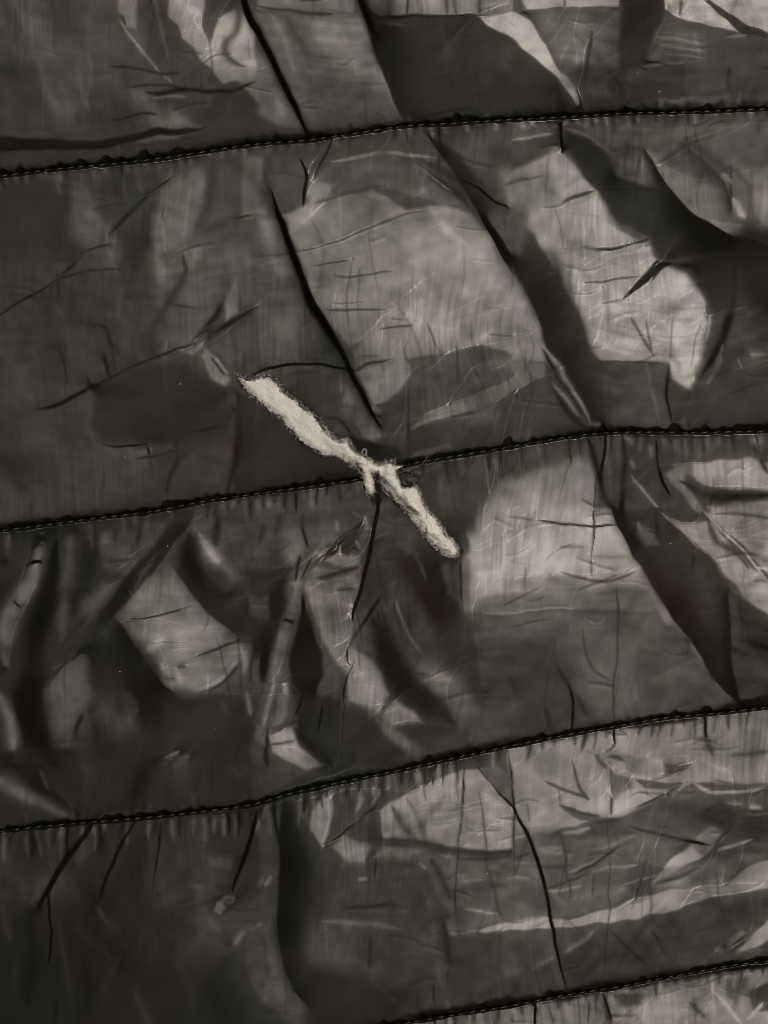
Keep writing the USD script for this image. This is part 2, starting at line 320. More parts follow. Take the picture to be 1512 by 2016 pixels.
patch(0, 504)
F(66,[(330,300),(400,260),(620,560),(600,680),(520,780),(380,880),(340,600)],50)
F(60,[(-300,-50),(480,-50),(300,250),(380,300),(340,600),(380,900),(-300,1000)],40,.6); L(70,[(60,560),(120,760),(180,860)],40,.5); L(72,[(640,330),(760,420),(700,600)],30,.4)
F(47,[(560,780),(900,640),(1050,600),(1200,690),(1370,780),(1390,1100),(850,1120),(600,1100),(540,950)],30)
F(80,[(880,0),(1300,0),(1300,300),(1190,480),(1000,540),(940,480),(1060,420),(880,300)],30)
F(78,[(1050,-120),(1250,-140),(1350,40),(1280,160),(1100,120)],30)
L(54,[(1100,80),(1000,250),(900,400)],40); L(44,[(1080,-10),(1100,100)],12)
F(70,[(1230,540),(1512,390),(1512,640),(1370,660)],20); F(90,[(1340,-80),(1512,-80),(1512,250),(1340,260)],30,.6)
F(102,[(1180,590),(1220,550),(1300,640),(1370,720),(1340,760),(1240,710)],12); F(98,[(1060,550),(1130,540),(1240,470),(1210,530),(1130,580)],10)
F(102,[(1310,270),(1390,130),(1390,330),(1320,390)],12); L(34,[(1160,480),(1260,370),(1300,280)],20); L(34,[(1200,520),(1280,440),(1400,370),(1512,300)],18)
L(130,[(1270,600),(1350,690)],7); L(104,[(1200,550),(1260,610)],9); L(38,[(1240,600),(1330,700)],6)
L(32,[(-60,420),(0,375),(100,300),(220,225),(380,120),(500,0)],9); L(40,[(380,140),(520,100),(700,75)],7)
L(34,[(200,920),(330,890),(460,820),(600,750),(800,650),(1010,560),(1150,510)],9)
L(80,[(330,290),(390,380)],10,.6); L(70,[(620,330),(760,400),(860,450)],16,.7); L(44,[(440,390),(620,410)],10,.7)
L(66,[(530,780),(540,960)],20); L(68,[(520,980),(560,1100)],20)
F(70,[(590,1130),(850,1140),(960,1150),(800,1310),(700,1240)],35); F(60,[(-300,1000),(500,980),(620,1300),(500,1480),(-300,1560)],50,.7)
F(58,[(900,1120),(1300,1040),(1340,1300),(1200,1400),(1000,1280)],40)
L(84,[(790,1180),(900,1140),(1030,1112)],9); L(38,[(800,1205),(940,1170),(1060,1125)],8); L(38,[(1140,1018),(1240,1008),(1330,1005)],6); L(36,[(980,1420),(1000,1300),(1070,1180)],12)
L(70,[(860,1350),(960,1300)],12,.7)
F(42,[(1400,800),(1512,830),(1512,1400),(1400,1400)],14); L(28,[(1410,800),(1415,1000),(1400,1200),(1350,1400)],20)
L(66,[(1390,780),(1395,900)],8,.7)

patch(1008, 504)
F(110,[(0,90),(180,440),(200,620),(0,620)],12,.7)
F(128,[(230,0),(860,0),(920,60),(1000,60),(1110,200),(1150,380),(1130,560),(1080,650),(1060,800),(960,720),(940,620),(540,620),(470,560),(410,380),(310,220)],16)
F(46,[(200,0),(250,0),(330,220),(430,400),(500,600),(440,600),(330,380)],30,.7)
F(120,[(300,0),(700,0),(650,110),(400,120)],30); F(144,[(820,370),(1120,380),(1100,640),(1050,780),(960,700),(960,450)],25)
F(104,[(850,260),(1000,250),(1000,330),(850,340)],30); F(138,[(480,420),(860,400),(860,600),(560,610)],30)
F(34,[(635,255),(700,185),(790,98),(880,25),(970,35),(860,110),(760,190)],4)
L(62,[(420,150),(600,125),(760,110)],7); L(80,[(510,265),(640,250)],6)
L(76,[(705,360),(770,480),(850,590)],9); L(88,[(790,380),(830,560)],8); L(100,[(950,360),(942,620)],6); L(84,[(880,590),(930,540)],6)
F(62,[(0,790),(190,710),(300,830),(420,1030),(0,1110)],8); F(94,[(0,640),(180,640),(190,700),(0,780)],10)
L(120,[(180,520),(270,640),(350,780),(420,900),(460,1010)],(12,17,14,12,9)); L(36,[(180,550),(260,690),(360,850),(430,960)],9); L(104,[(240,740),(320,850),(400,960)],9); L(26,[(240,780),(330,920),(440,1045)],(6,18,16))
L(104,[(450,1010),(520,1010)],16)
F(66,[(550,630),(930,640),(930,1020),(570,1020),(530,800)],8); L(84,[(800,630),(830,800),(860,960)],12); L(40,[(935,630),(920,820),(940,1010)],13); L(50,[(470,620),(920,632)],6)
F(56,[(960,740),(1060,810),(1200,700),(1512,600),(1700,600),(1700,1020),(940,1020)],20)
F(66,[(1090,780),(1200,560),(1280,400),(1300,200),(1400,300),(1700,330),(1700,620),(1250,650),(1140,780)],30)
F(40,[(940,45),(1300,-30),(1320,250),(1200,350),(1120,230),(1040,90)],25); F(28,[(1320,-60),(1700,0),(1700,400),(1512,330),(1330,200)],40)
L(32,[(1310,0),(1300,250),(1250,470),(1120,700)],25); L(112,[(1170,340),(1150,500)],9); L(88,[(1240,520),(1180,720)],13); L(104,[(1400,580),(1512,578)],8); L(92,[(1230,600),(1210,680)],8); L(88,[(1330,600),(1350,660)],8); L(84,[(1180,700),(1150,760)],10)
F(66,[(-60,1140),(400,1060),(430,1180),(0,1260)],12)
F(110,[(-60,1350),(0,1320),(200,1240),(420,1200),(500,1300),(490,1560),(-200,1560)],28)
F(70,[(540,1060),(640,1060),(650,1530),(600,1512),(530,1300)],10); F(58,[(650,1080),(830,1060),(850,1250),(900,1360),(1130,1530),(880,1530),(690,1260)],12)
L(34,[(430,1080),(480,1200),(520,1330),(600,1530)],22); L(38,[(640,1060),(650,1250),(640,1530)],18)
L(90,[(545,1190),(580,1280)],16,.7); L(112,[(690,1270),(770,1370),(885,1512)],8); L(96,[(680,1200),(710,1240)],10); L(92,[(655,1065),(690,1090)],14); L(92,[(790,1100),(800,1180)],14)
F(62,[(850,1070),(1700,1050),(1700,1200),(1100,1200),(900,1250)],12)
F(96,[(880,1270),(1000,1210),(1000,1320),(1130,1500),(1100,1530)],12); F(100,[(930,1220),(1060,1210),(1040,1290),(1000,1300)],20)
F(132,[(1050,1220),(1400,1210),(1700,1290),(1700,1390),(1300,1390),(1120,1350),(1040,1290)],14)
F(116,[(1150,1480),(1400,1450),(1700,1440),(1700,1560),(1200,1540)],18)
L(32,[(990,1330),(1120,1400),(1300,1430),(1540,1410)],(15,30,35,28)); L(124,[(1430,1095),(1460,1110)],25); L(44,[(1400,1110),(1460,1200),(1520,1300)],12); L(90,[(1360,1210),(1370,1270)],6)

patch(504, 504)
L(90,[(1350,1180),(1390,1512)],7); L(46,[(1080,1240),(1060,1390)],8); F(88,[(1400,1400),(1512,1370),(1512,1512),(1420,1512)],15); F(54,[(990,1270),(1060,1260),(1080,1512),(1010,1512)],14)

patch(0, 1008)
F(48,[(-300,120),(500,60),(950,0),(1150,0),(700,650),(520,780),(300,1000),(300,1512),(-300,1512)],20)
F(44,[(-300,140),(180,120),(120,400),(0,620),(-300,900)],25)
L(90,[(240,130),(220,260),(180,400),(100,520),(50,650),(30,900)],(20,32,44,54,54,44))
L(72,[(430,130),(400,300),(370,560),(360,750)],44); L(44,[(500,130),(520,400),(470,560)],35)
F(74,[(610,150),(880,80),(1000,60),(980,120),(780,380),(620,340),(600,250)],25); F(72,[(470,530),(620,440),(720,430),(560,640),(480,600)],30)
L(48,[(640,305),(780,285)],13); L(46,[(690,100),(690,180)],15); L(46,[(830,90),(820,200)],12)
F(72,[(260,1050),(420,860),(500,880),(510,1100),(400,1370),(300,1250)],40)
L(20,[(330,180),(300,400),(240,600),(200,800),(170,1000),(130,1150),(230,1350),(330,1500)],(26,42,52,55,58,60,66,70))
L(86,[(-20,1050),(60,1250),(80,1430)],42)
F(72,[(1150,60),(1250,0),(1300,60),(1250,120),(1100,150),(950,340),(920,330)],14)
F(46,[(1070,250),(1180,350),(1330,480),(1512,500),(1512,760),(1370,740),(1240,600),(1100,400)],22)
F(46,[(500,790),(720,700),(940,900),(980,1050),(1300,1050),(1512,1100),(1512,1512),(520,1512),(540,1050)],25)
F(98,[(890,370),(1020,350),(1090,400),(1160,500),(1240,600),(1350,700),(1375,780),(1400,870),(1320,960),(1180,1040),(1000,1040),(950,900),(850,800),(740,690),(700,630),(760,560)],55)
F(88,[(980,560),(1100,540),(1120,640),(1020,660)],30); F(90,[(960,850),(1380,800),(1300,960),(1000,1020)],40); F(86,[(740,600),(880,520),(900,640),(800,700)],40,.7); L(108,[(1040,930),(1080,1000)],20); L(104,[(950,900),(980,960)],14)
L(24,[(1120,140),(1130,300),(1220,480)],(44,62,34)); L(116,[(1180,130),(1250,230),(1310,320)],(22,40,30)); L(80,[(1310,320),(1420,420)],30); L(44,[(1290,20),(1290,200)],22)
F(44,[(1060,0),(1150,0),(1150,40),(1020,230),(800,500),(600,720),(400,900),(270,1030),(420,850),(600,620),(850,300),(1000,120)],7); L(62,[(920,260),(800,470)],18); L(88,[(770,480),(800,500),(830,470)],4); L(66,[(560,600),(400,800),(320,930)],9,.7)
L(48,[(740,665),(850,630),(1000,590),(1130,540)],7); L(74,[(870,775),(1120,765)],5); L(42,[(1150,850),(1300,800),(1400,775),(1530,763)],7); L(54,[(1050,920),(1090,905)],11); L(60,[(970,1000),(1040,980)],8); L(50,[(1140,500),(1330,490)],8); L(54,[(1200,525),(1512,515)],8,.6)
L(112,[(1180,1035),(1290,980),(1400,880)],7); L(44,[(1200,1050),(1310,1000),(1410,900)],7)
L(28,[(800,900),(760,1060)],46); F(64,[(560,1090),(760,1100),(820,1300),(700,1360),(560,1280)],40); L(36,[(480,1200),(440,1330)],16); F(52,[(980,1080),(1350,1060),(1400,1400),(1000,1380)],60,.6)
L(94,[(1410,800),(1440,900),(1420,960)],24); L(82,[(970,1450),(1080,1410)],9); L(78,[(1030,1475),(1135,1435)],9); L(80,[(1450,1060),(1480,1200)],17); L(66,[(1310,1100),(1350,1180)],16,.6)

patch(504, 1008)
F(66,[(0,0),(700,0),(620,350),(300,400),(0,380)],20); F(84,[(0,130),(480,60),(450,150),(200,180)],22); F(92,[(150,170),(280,170),(250,330),(180,320)],25)
L(40,[(280,0),(270,100),(300,200)],12); L(50,[(150,0),(110,130)],24); L(50,[(40,60),(20,200)],14); L(78,[(-20,30),(100,0),(220,-30)],10)
F(94,[(340,230),(480,140),(550,230),(610,250),(600,310),(440,300)],15)
F(40,[(420,180),(560,90),(640,30),(580,200),(540,240),(470,220),(360,290)],9)
L(108,[(470,40),(480,110)],9); L(108,[(640,20),(655,90)],14); L(104,[(590,160),(605,210)],7); L(100,[(560,0),(610,20)],7); L(104,[(490,180),(495,260)],7)
F(44,[(-40,390),(200,350),(180,560),(100,850),(60,1010),(-40,1000)],22); F(64,[(-40,510),(90,510),(80,640),(-40,640)],16); F(70,[(-30,880),(20,880),(20,1010),(-30,1010)],12)
F(26,[(270,560),(300,640),(390,860),(400,960),(330,1100),(210,1020),(210,850)],14)
F(46,[(200,1040),(500,1100),(500,1480),(380,1470),(240,1300)],20)
F(98,[(290,440),(340,320),(500,330),(600,300),(620,380),(560,580),(570,800),(700,880),(800,1080),(740,1200),(560,1110),(540,960),(430,830),(340,660)],18)
F(106,[(310,420),(440,420),(460,520),(350,560)],20); F(102,[(620,950),(740,950),(800,1090),(740,1160),(600,1060)],20); F(74,[(400,560),(540,560),(540,700),(420,740)],25,.7)
L(48,[(360,390),(480,350),(600,320)],17); L(56,[(470,460),(560,450)],14)
L(94,[(400,150),(310,280),(250,420),(210,600),(150,780),(120,920),(80,1110),(40,1250)],(14,16,26,28,32,32,24,20)); L(104,[(140,790),(110,950),(70,1150)],5); L(106,[(210,430),(280,430)],16); L(30,[(255,250),(235,420)],8); L(34,[(320,270),(265,410)],8); L(38,[(60,360),(240,340)],8,.7)
F(78,[(130,1080),(190,1030),(170,1200),(80,1290)],12); L(110,[(165,1020),(170,1070)],16)
F(58,[(650,200),(780,200),(830,400),(700,500),(610,560),(620,450)],18)
F(46,[(780,200),(1050,250),(1200,300),(1210,900),(1150,950),(1000,600),(850,400)],35)
F(68,[(800,170),(920,150),(960,240),(900,250)],18); F(70,[(560,600),(680,560),(690,680),(720,860),(570,790)],20,.8)
F(66,[(1080,300),(1190,300),(1200,520),(1120,480)],20)
F(24,[(680,660),(760,680),(880,900),(1100,1100),(1170,1240),(1050,1220),(900,1130),(800,1030),(720,900)],36)
F(82,[(900,830),(1000,880),(1150,960),(1250,1080),(1320,1160),(1200,1260),(1120,1100),(960,960)],30); F(64,[(760,560),(850,600),(990,860),(940,900),(880,800)],20,.8)
L(86,[(820,510),(860,630),(920,760),(990,850)],9); L(98,[(1010,955),(1150,1000)],17); L(70,[(910,180),(1000,410)],10,.6)
F(96,[(750,1200),(850,1130),(960,1200),(1000,1240),(850,1280),(760,1230)],20); F(84,[(650,1160),(850,1290),(1000,1420),(950,1450),(800,1360)],25); F(50,[(520,1150),(620,1150),(860,1420),(830,1500),(500,1500)],25)
F(50,[(850,1280),(1050,1240),(1170,1280),(1020,1400)],25)
for i in range(4): L(102,[(560+40*i,990+38*i),(640+45*i,945+40*i)],6,.7)
F(104,[(80,1300),(200,1260),(260,1380),(400,1500),(300,1520),(100,1400)],13); L(60,[(80,1370),(230,1345)],8); L(28,[(230,1280),(330,1390),(450,1490)],(16,38,34)); L(32,[(70,1280),(60,1400),(70,1500)],13); F(66,[(0,1250),(60,1270),(60,1380),(0,1330)],10)
F(70,[(1240,600),(1512,600),(1512,1380),(1300,1400),(1350,900)],25); F(50,[(1230,700),(1330,850),(1320,1000),(1400,1240),(1280,1150),(1210,930)],30)
F(118,[(1220,150),(1300,110),(1330,0),(1512,-140),(1700,-200),(1700,560),(1230,560),(1210,400)],34); F(58,[(1060,0),(1200,60),(1240,170),(1230,250),(1200,190),(1100,100)],12); F(92,[(1210,280),(1260,280),(1260,560),(1230,560)],10)
L(40,[(1200,290),(1210,520)],7); L(58,[(1215,520),(1225,900)],7)
L(44,[(1390,1150),(1450,1280)],26,.7)

patch(1008, 1008)
F(126,[(-200,300),(-150,60),(0,-20),(600,-20),(640,100),(720,260),(780,380),(850,480),(600,440),(300,470),(0,480),(-200,500)],40)
F(92,[(-250,500),(0,480),(850,470),(930,600),(560,570),(-250,590)],20)
F(80,[(-250,600),(940,600),(1100,850),(1200,960),(1330,1140),(600,1250),(0,1360),(-150,1300)],18); F(62,[(-150,700),(300,700),(450,1000),(450,1250),(0,1370),(-150,1300)],60)
F(74,[(640,800),(960,780),(1100,900),(640,1000)],40,.6); F(72,[(300,1000),(1000,1000),(1250,1130),(300,1300)],40,.6)
F(106,[(780,440),(850,480),(930,580),(1000,700),(930,690),(870,600)],12); L(96,[(930,600),(1050,780),(1200,980),(1320,1140)],16); F(104,[(60,380),(280,400),(240,480),(60,470)],25); F(84,[(220,380),(400,390),(380,460),(240,450)],20,.8)
L(114,[(-180,592),(0,590),(200,580),(370,572)],6); L(96,[(420,690),(600,680)],5,.6); L(92,[(830,985),(1100,890)],6,.7); L(92,[(420,720),(520,770)],5,.6)
F(50,[(590,-30),(640,100),(720,260),(840,460),(970,660),(1140,890),(1230,1030),(1340,1150),(1350,1080),(1300,800),(1280,560),(1290,480),(1160,290),(1090,200),(960,80),(880,-30)],4)
F(58,[(1040,300),(1200,360),(1260,560),(1240,750),(1100,620)],40,.6)
L(34,[(640,60),(760,250),(880,470),(960,620)],(14,30,35,20)); L(30,[(1260,700),(1290,900),(1335,1120)],(18,34,22)); L(32,[(1140,880),(1220,1010)],16); L(68,[(1110,700),(1160,850)],12,.7)
F(82,[(740,60),(830,110),(860,190),(790,200),(730,130)],18); L(100,[(745,50),(755,110)],9); L(38,[(640,-20),(640,90)],16); L(38,[(1065,260),(1065,350)],7); L(40,[(850,-20),(860,140)],10)
F(128,[(930,50),(1000,80),(1180,60),(1300,240),(1420,340),(1620,500),(1620,660),(1512,590),(1400,520),(1300,440),(1160,270),(1080,190)],12)
L(52,[(920,-10),(1000,38),(1140,22),(1180,60)],22); L(58,[(1160,60),(1200,170),(1290,230),(1400,335)],(14,26,22,14)); L(114,[(885,5),(950,70),(1020,130),(1100,220)],6)
F(126,[(1150,0),(1700,30),(1700,500),(1512,380),(1400,250),(1250,120)],9); L(70,[(1200,8),(1400,18),(1530,40)],10); L(88,[(1380,240),(1530,310)],24); L(156,[(1440,335),(1520,345)],6); L(144,[(1130,-10),(1250,128),(1400,280),(1530,440)],6)
F(56,[(1310,480),(1400,530),(1512,610),(1700,760),(1700,1100),(1512,920),(1450,820),(1360,640)],9); F(66,[(1290,560),(1330,600),(1440,820),(1512,930),(1700,1150),(1700,1130),(1350,1150),(1320,850)],7); L(100,[(1300,480),(1420,500)],12,.6)
L(48,[(160,50),(240,68),(340,75),(500,80),(630,62)],8); L(84,[(-20,30),(120,50)],8); L(82,[(483,280),(480,380)],8); L(62,[(300,365),(400,390),(550,405),(640,390),(720,350)],9); L(54,[(620,450),(620,700),(605,980),(605,1260)],8); L(58,[(405,690),(440,850),(500,950),(580,1000)],8); L(84,[(80,330),(80,480)],7); L(88,[(300,205),(440,210)],10); L(92,[(490,260),(700,265)],9,.7); L(96,[(120,440),(220,350)],8,.6)
L(38,[(270,900),(350,1050),(360,1150),(355,1320)],15); L(46,[(380,1080),(440,1200)],25); L(44,[(200,1150),(240,1290)],14); L(50,[(0,980),(30,1100)],22)

patch(0, 0, 1)
G(28,[(1205,1000),(1221,1041),(1248,1095),(1288,1161),(1331,1228),(1388,1305),(1418,1351),(1455,1391)],(30,50,65,75,75,65,45,12))
G(30,[(1435,1175),(1443,1275),(1455,1385)],(40,50,25),-1)
G(36,[(355,1135),(387,1175),(413,1208),(450,1240)],(40,70,70,40))
G(52,[(478,-10),(508,60),(545,140),(575,205),(604,272)],(10,20,24,22,12),-1)
G(38,[(536,378),(575,490),(602,562),(664,690),(717,785),(748,838)],(18,38,40,44,34,12),-1)
G(30,[(240,1235),(275,1290),(318,1345),(335,1356)],(40,90,80,30),-1)
G(104,[(1276,298),(1300,343),(1325,373),(1368,420),(1425,455)],(16,40,60,70,50))
G(48,[(1350,285),(1395,325),(1428,362),(1440,410)],(20,45,45,25),-1)
L(126,[(1440,388),(1456,410),(1466,428)],6); L(96,[(1420,340),(1440,360)],5)
# third seam and below
patch(0, 1512)
F(38,[(-300,-100),(500,-100),(500,260),(-300,400)],20,.6)
F(50,[(560,-40),(1300,-40),(1512,100),(1512,210),(800,270),(480,270)],30); F(58,[(950,-60),(1130,-60),(1130,180),(1040,150)],30); L(34,[(850,50),(780,180)],48)
F(32,[(60,-30),(240,-30),(300,150),(470,280),(200,160)],18); L(82,[(-40,50),(60,110),(200,200),(340,270),(465,307)],(45,45,40,25,8)); L(68,[(240,10),(265,80),(292,145)],12)
F(46,[(-300,400),(1512,250),(1512,700),(1100,1000),(600,950),(350,600),(-300,700)],40)
F(56,[(900,350),(1200,300),(1360,700),(1100,900),(850,750)],50)
F(37,[(-300,700),(200,800),(560,820),(760,1050),(1330,1150),(1512,1400),(1512,1900),(-300,1900)],90)
L(62,[(370,400),(320,520),(250,660),(170,800)],17); L(54,[(110,420),(60,500),(0,620)],30); L(28,[(230,420),(160,560)],28); L(60,[(540,360),(490,450),(450,560)],34); L(32,[(580,380),(600,480)],30); L(66,[(380,340),(360,400)],12); L(62,[(170,390),(140,430)],14)
L(76,[(1215,310),(1215,440)],18); L(64,[(1215,440),(1200,540)],12); F(68,[(1220,510),(1360,500),(1350,580),(1240,570)],20); L(70,[(1070,690),(1300,720)],10,.7); L(72,[(1100,790),(1330,740)],9,.7); L(54,[(1000,320),(1020,420)],18)
F(62,[(1080,860),(1250,800),(1330,880),(1512,700),(1512,900),(1400,1080),(1250,1050),(1150,920)],30)
F(98,[(1330,760),(1390,760),(1380,800),(1320,870),(1260,850),(1280,800)],8); L(50,[(1330,800),(1370,790)],6); L(100,[(1390,1050),(1440,1000),(1500,930)],18)
L(62,[(570,820),(620,900),(680,950)],20); L(46,[(680,950),(800,1050),(900,1150)],50); L(44,[(680,1180),(620,1260),(580,1350)],20); L(50,[(800,1320),(850,1450),(880,1600)],28); L(42,[(340,1400),(350,1560)],15); L(24,[(740,1120),(700,1190)],16); L(24,[(320,1380),(320,1512)],14)

L(54,[(60,620),(30,800),(70,1000)],34,.7); L(26,[(180,900),(200,1150),(150,1400)],40,.8); L(50,[(420,860),(500,1000),(640,1120)],30,.7); L(52,[(330,900),(380,1150),(420,1400)],22,.6); L(26,[(480,1120),(520,1350),(470,1512)],34,.7); L(48,[(100,1150),(60,1400)],26,.6); L(50,[(960,1000),(1080,1200),(1150,1450)],30,.6); L(24,[(1200,1250),(1330,1480)],40,.6)
patch(504, 1512)
F(58,[(0,220),(480,110),(480,900),(0,1000)],18); F(66,[(0,330),(70,300),(80,450),(110,600),(40,690),(0,700)],15); L(86,[(70,210),(20,300),(-10,350)],13); L(94,[(160,190),(150,290)],19); L(50,[(110,230),(110,420)],14); L(100,[(80,620),(40,680)],8)
F(60,[(420,680),(1000,660),(1050,1100),(1060,1350),(700,1250),(500,1000),(400,850)],40)
F(72,[(-40,960),(100,890),(130,1050),(200,1280),(310,1340),(290,1600),(130,1440),(-40,1250)],18); L(94,[(-20,960),(40,915)],9); L(56,[(60,1000),(90,1250)],12,.5)
F(44,[(110,380),(150,250),(250,350),(330,480),(400,700),(400,850),(250,870),(300,1150),(330,1300),(230,1300),(150,1050),(130,700)],50); G(22,[(100,250),(128,500),(125,800),(150,1050),(215,1270),(330,1430)],(150,220,240,200,170,120)); L(22,[(240,600),(215,750)],9)
F(64,[(470,110),(740,60),(1200,20),(900,130),(700,270),(600,320),(440,420),(450,250)],14); L(94,[(720,50),(700,160)],15); L(92,[(620,120),(610,230)],18); L(90,[(800,45),(790,130)],15); L(92,[(740,140),(690,220)],11); L(96,[(640,170),(590,250)],10); L(54,[(850,20),(840,100)],14)
F(108,[(390,170),(460,110),(460,220),(430,380),(380,460),(320,380),(330,270)],11); F(70,[(225,190),(300,180),(310,340),(260,290)],12)
F(100,[(440,460),(520,400),(610,430),(690,440),(640,540),(540,540)],14); L(34,[(400,455),(520,380),(620,290),(720,225)],7)
F(78,[(500,560),(1000,480),(1512,530),(1512,900),(1200,960),(1000,560),(700,530)],20); F(64,[(560,560),(1000,560),(1050,700),(560,690)],25,.7)
F(122,[(740,250),(900,150),(1050,80),(1230,25),(1330,10),(1420,30),(1512,100),(1512,490),(1370,500),(1000,440),(760,400)],10); F(134,[(1350,150),(1500,260),(1500,480),(1380,490)],10)
F(76,[(1320,15),(1440,-5),(1512,60),(1512,225),(1410,120)],7); F(96,[(760,450),(1000,480),(900,520),(700,510)],15)
F(60,[(640,300),(720,320),(760,400),(700,420),(650,360)],14); L(72,[(810,230),(900,370),(950,420)],28); L(88,[(900,180),(980,330),(1010,440)],22); L(96,[(1100,275),(1330,215)],16,.7)
L(50,[(700,415),(850,420),(1050,450),(1200,490),(1540,510)],15); L(60,[(1200,540),(1540,530)],10); L(62,[(1365,540),(1420,780),(1450,900)],7); L(48,[(1040,530),(1100,640),(1150,750)],16); L(106,[(970,550),(1010,590)],9); L(108,[(1090,515),(1160,525)],8)
L(102,[(600,640),(660,640)],10); L(106,[(1230,655),(1340,650)],9,.8); L(60,[(1200,700),(1480,690)],20,.7); L(104,[(1480,660),(1540,650)],9)
L(86,[(400,905),(560,915),(700,925),(830,950)],15); L(70,[(560,845),(800,845),(900,830)],9); L(42,[(550,820),(850,800)],11); L(70,[(410,900),(430,1130)],9); L(42,[(670,1000),(680,1180)],12)
L(74,[(1000,700),(1040,950),(1080,1150),(1110,1280)],26); L(42,[(1100,900),(1140,1080),(1180,1180)],28)
F(44,[(300,1150),(700,1250),(980,1330),(900,1450),(700,1560),(330,1560)],40); L(62,[(600,1170),(760,1310),(860,1400)],14,.5)
F(58,[(1250,1020),(1512,960),(1512,1380),(1280,1390),(1150,1280)],22); F(96,[(1100,860),(1180,850),(1190,990),(1140,980)],11)
L(148,[(1320,972),(1420,945),(1530,922)],14); L(114,[(1230,815),(1330,840),(1430,862)],8); L(96,[(1210,970),(1300,960)],12)
F(86,[(900,1540),(1000,1495),(1512,1425),(1512,1700),(800,1700)],10)

patch(1008, 1512)
F(120,[(0,-100),(500,-230),(1512,-340),(1700,-350),(1700,100),(1080,90),(700,290),(560,310),(300,390),(0,440)],10)
F(80,[(0,440),(560,430),(700,400),(1000,450),(900,590),(700,560),(640,700),(720,760),(500,860),(0,940)],22)
F(70,[(720,270),(960,130),(1090,100),(1180,160),(1700,130),(1700,560),(1400,490),(1100,430),(1000,440),(700,400),(560,420)],12)
F(96,[(820,700),(980,640),(1200,560),(1300,560),(1250,700),(1000,740)],25); F(80,[(1000,640),(1250,560),(1400,480),(1512,500),(1300,620),(1100,720)],20)
F(102,[(820,690),(930,580),(1060,450),(1180,340),(1250,370),(1200,460),(1100,560),(960,640)],9); F(130,[(900,600),(1060,480),(1120,540),(1000,610)],12)
F(126,[(-60,945),(180,880),(330,910),(570,850),(720,780),(900,740),(1270,690),(1400,560),(1700,480),(1700,640),(1512,690),(1200,760),(870,870),(560,930),(240,950),(-60,970)],7)
L(150,[(-20,950),(120,925),(180,900)],10); L(142,[(290,932),(560,895),(800,830)],13); L(108,[(30,905),(170,885)],10)
F(65,[(-60,978),(240,952),(560,932),(870,872),(1200,765),(1700,630),(1700,1100),(1000,1210),(310,1340),(-60,1395)],5)
F(56,[(1100,880),(1512,700),(1512,860),(1280,1050),(1100,1080)],40,.5)
L(54,[(580,-40),(600,130),(605,280)],9); L(60,[(360,-40),(400,120),(460,200),(470,290),(500,440)],9); L(58,[(200,95),(330,150),(470,195)],9)
F(74,[(280,240),(400,270),(540,290),(560,330),(420,330),(320,290)],9); L(52,[(280,240),(400,270),(540,295)],7); F(78,[(570,20),(700,40),(720,110),(620,160)],14); F(140,[(620,190),(740,120),(880,130),(740,230),(640,280)],11); F(134,[(290,200),(460,210),(580,195),(590,280),(480,270),(330,240)],10)
F(66,[(730,50),(900,60),(1060,80),(960,120),(800,110)],7); L(140,[(720,35),(850,65),(1050,72),(1150,30)],7); L(140,[(545,70),(610,175)],7); L(44,[(740,235),(850,180),(970,118)],8)
F(92,[(0,380),(280,370),(200,440),(0,450)],16,.7); F(96,[(1180,-160),(1400,-130),(1512,-40),(1300,-20),(1180,-80)],25,.7); F(66,[(910,-30),(1080,-20),(1000,40),(920,30)],14); F(66,[(600,-80),(720,-90),(700,-50),(560,-60)],10)
L(60,[(600,-230),(600,-130),(560,-90)],9); L(52,[(1145,-290),(1160,-170),(1200,-70)],(10,14,26)); L(62,[(1040,-280),(1060,-190)],12); L(140,[(470,-90),(600,0)],9); L(66,[(500,-80),(560,0)],14); F(98,[(660,-100),(800,-60),(760,20),(680,0)],16); L(136,[(800,-60),(900,-20),(860,60)],12)
L(132,[(1080,90),(1150,130),(1220,145),(1350,130),(1530,110)],11); L(118,[(1180,20),(1320,60),(1530,70)],16); L(66,[(1200,72),(1350,95),(1530,88)],13); L(66,[(1300,-60),(1530,-90)],14); L(140,[(1100,-60),(1200,-10),(1300,20)],12)
L(108,[(1270,200),(1370,200)],7); L(132,[(1420,208),(1480,220)],17); L(48,[(1340,242),(1480,237)],8); L(108,[(1380,262),(1530,260)],6); F(54,[(1080,280),(1250,200),(1700,300),(1700,480),(1400,400),(1180,340)],28)
L(48,[(700,350),(850,390),(1000,430),(1170,460)],9); L(138,[(1210,500),(1320,450),(1420,408)],8); F(76,[(960,130),(1100,110),(1060,180),(930,200)],20)
F(102,[(150,490),(290,480),(290,540),(160,545)],11); L(122,[(300,405),(470,370)],14); L(112,[(320,630),(450,580),(560,530)],9); L(106,[(470,625),(600,600),(740,580)],9); L(118,[(200,740),(400,710)],8); L(48,[(350,640),(500,570),(640,470)],9); L(104,[(460,500),(560,480),(740,400)],9); L(104,[(640,700),(850,640)],7,.7); L(50,[(200,720),(320,680),(440,640)],8,.8); L(56,[(120,600),(340,590)],12,.7); L(104,[(0,650),(100,665)],9); L(106,[(20,580),(90,580)],9); L(56,[(20,550),(100,520)],9); L(58,[(850,690),(1000,650),(1100,600)],9)
L(60,[(300,430),(310,680)],7); L(58,[(330,680),(335,780)],6); L(60,[(470,640),(465,770)],6); L(62,[(90,220),(100,330)],7,.6); L(70,[(280,130),(285,240)],6,.6)
L(108,[(310,1090),(400,1040),(490,970)],12); L(88,[(120,1180),(240,1115)],14); L(46,[(600,980),(700,1080),(790,1160)],9); L(44,[(820,970),(870,1040),(900,1110)],7); L(44,[(885,1170),(870,1220)],6)
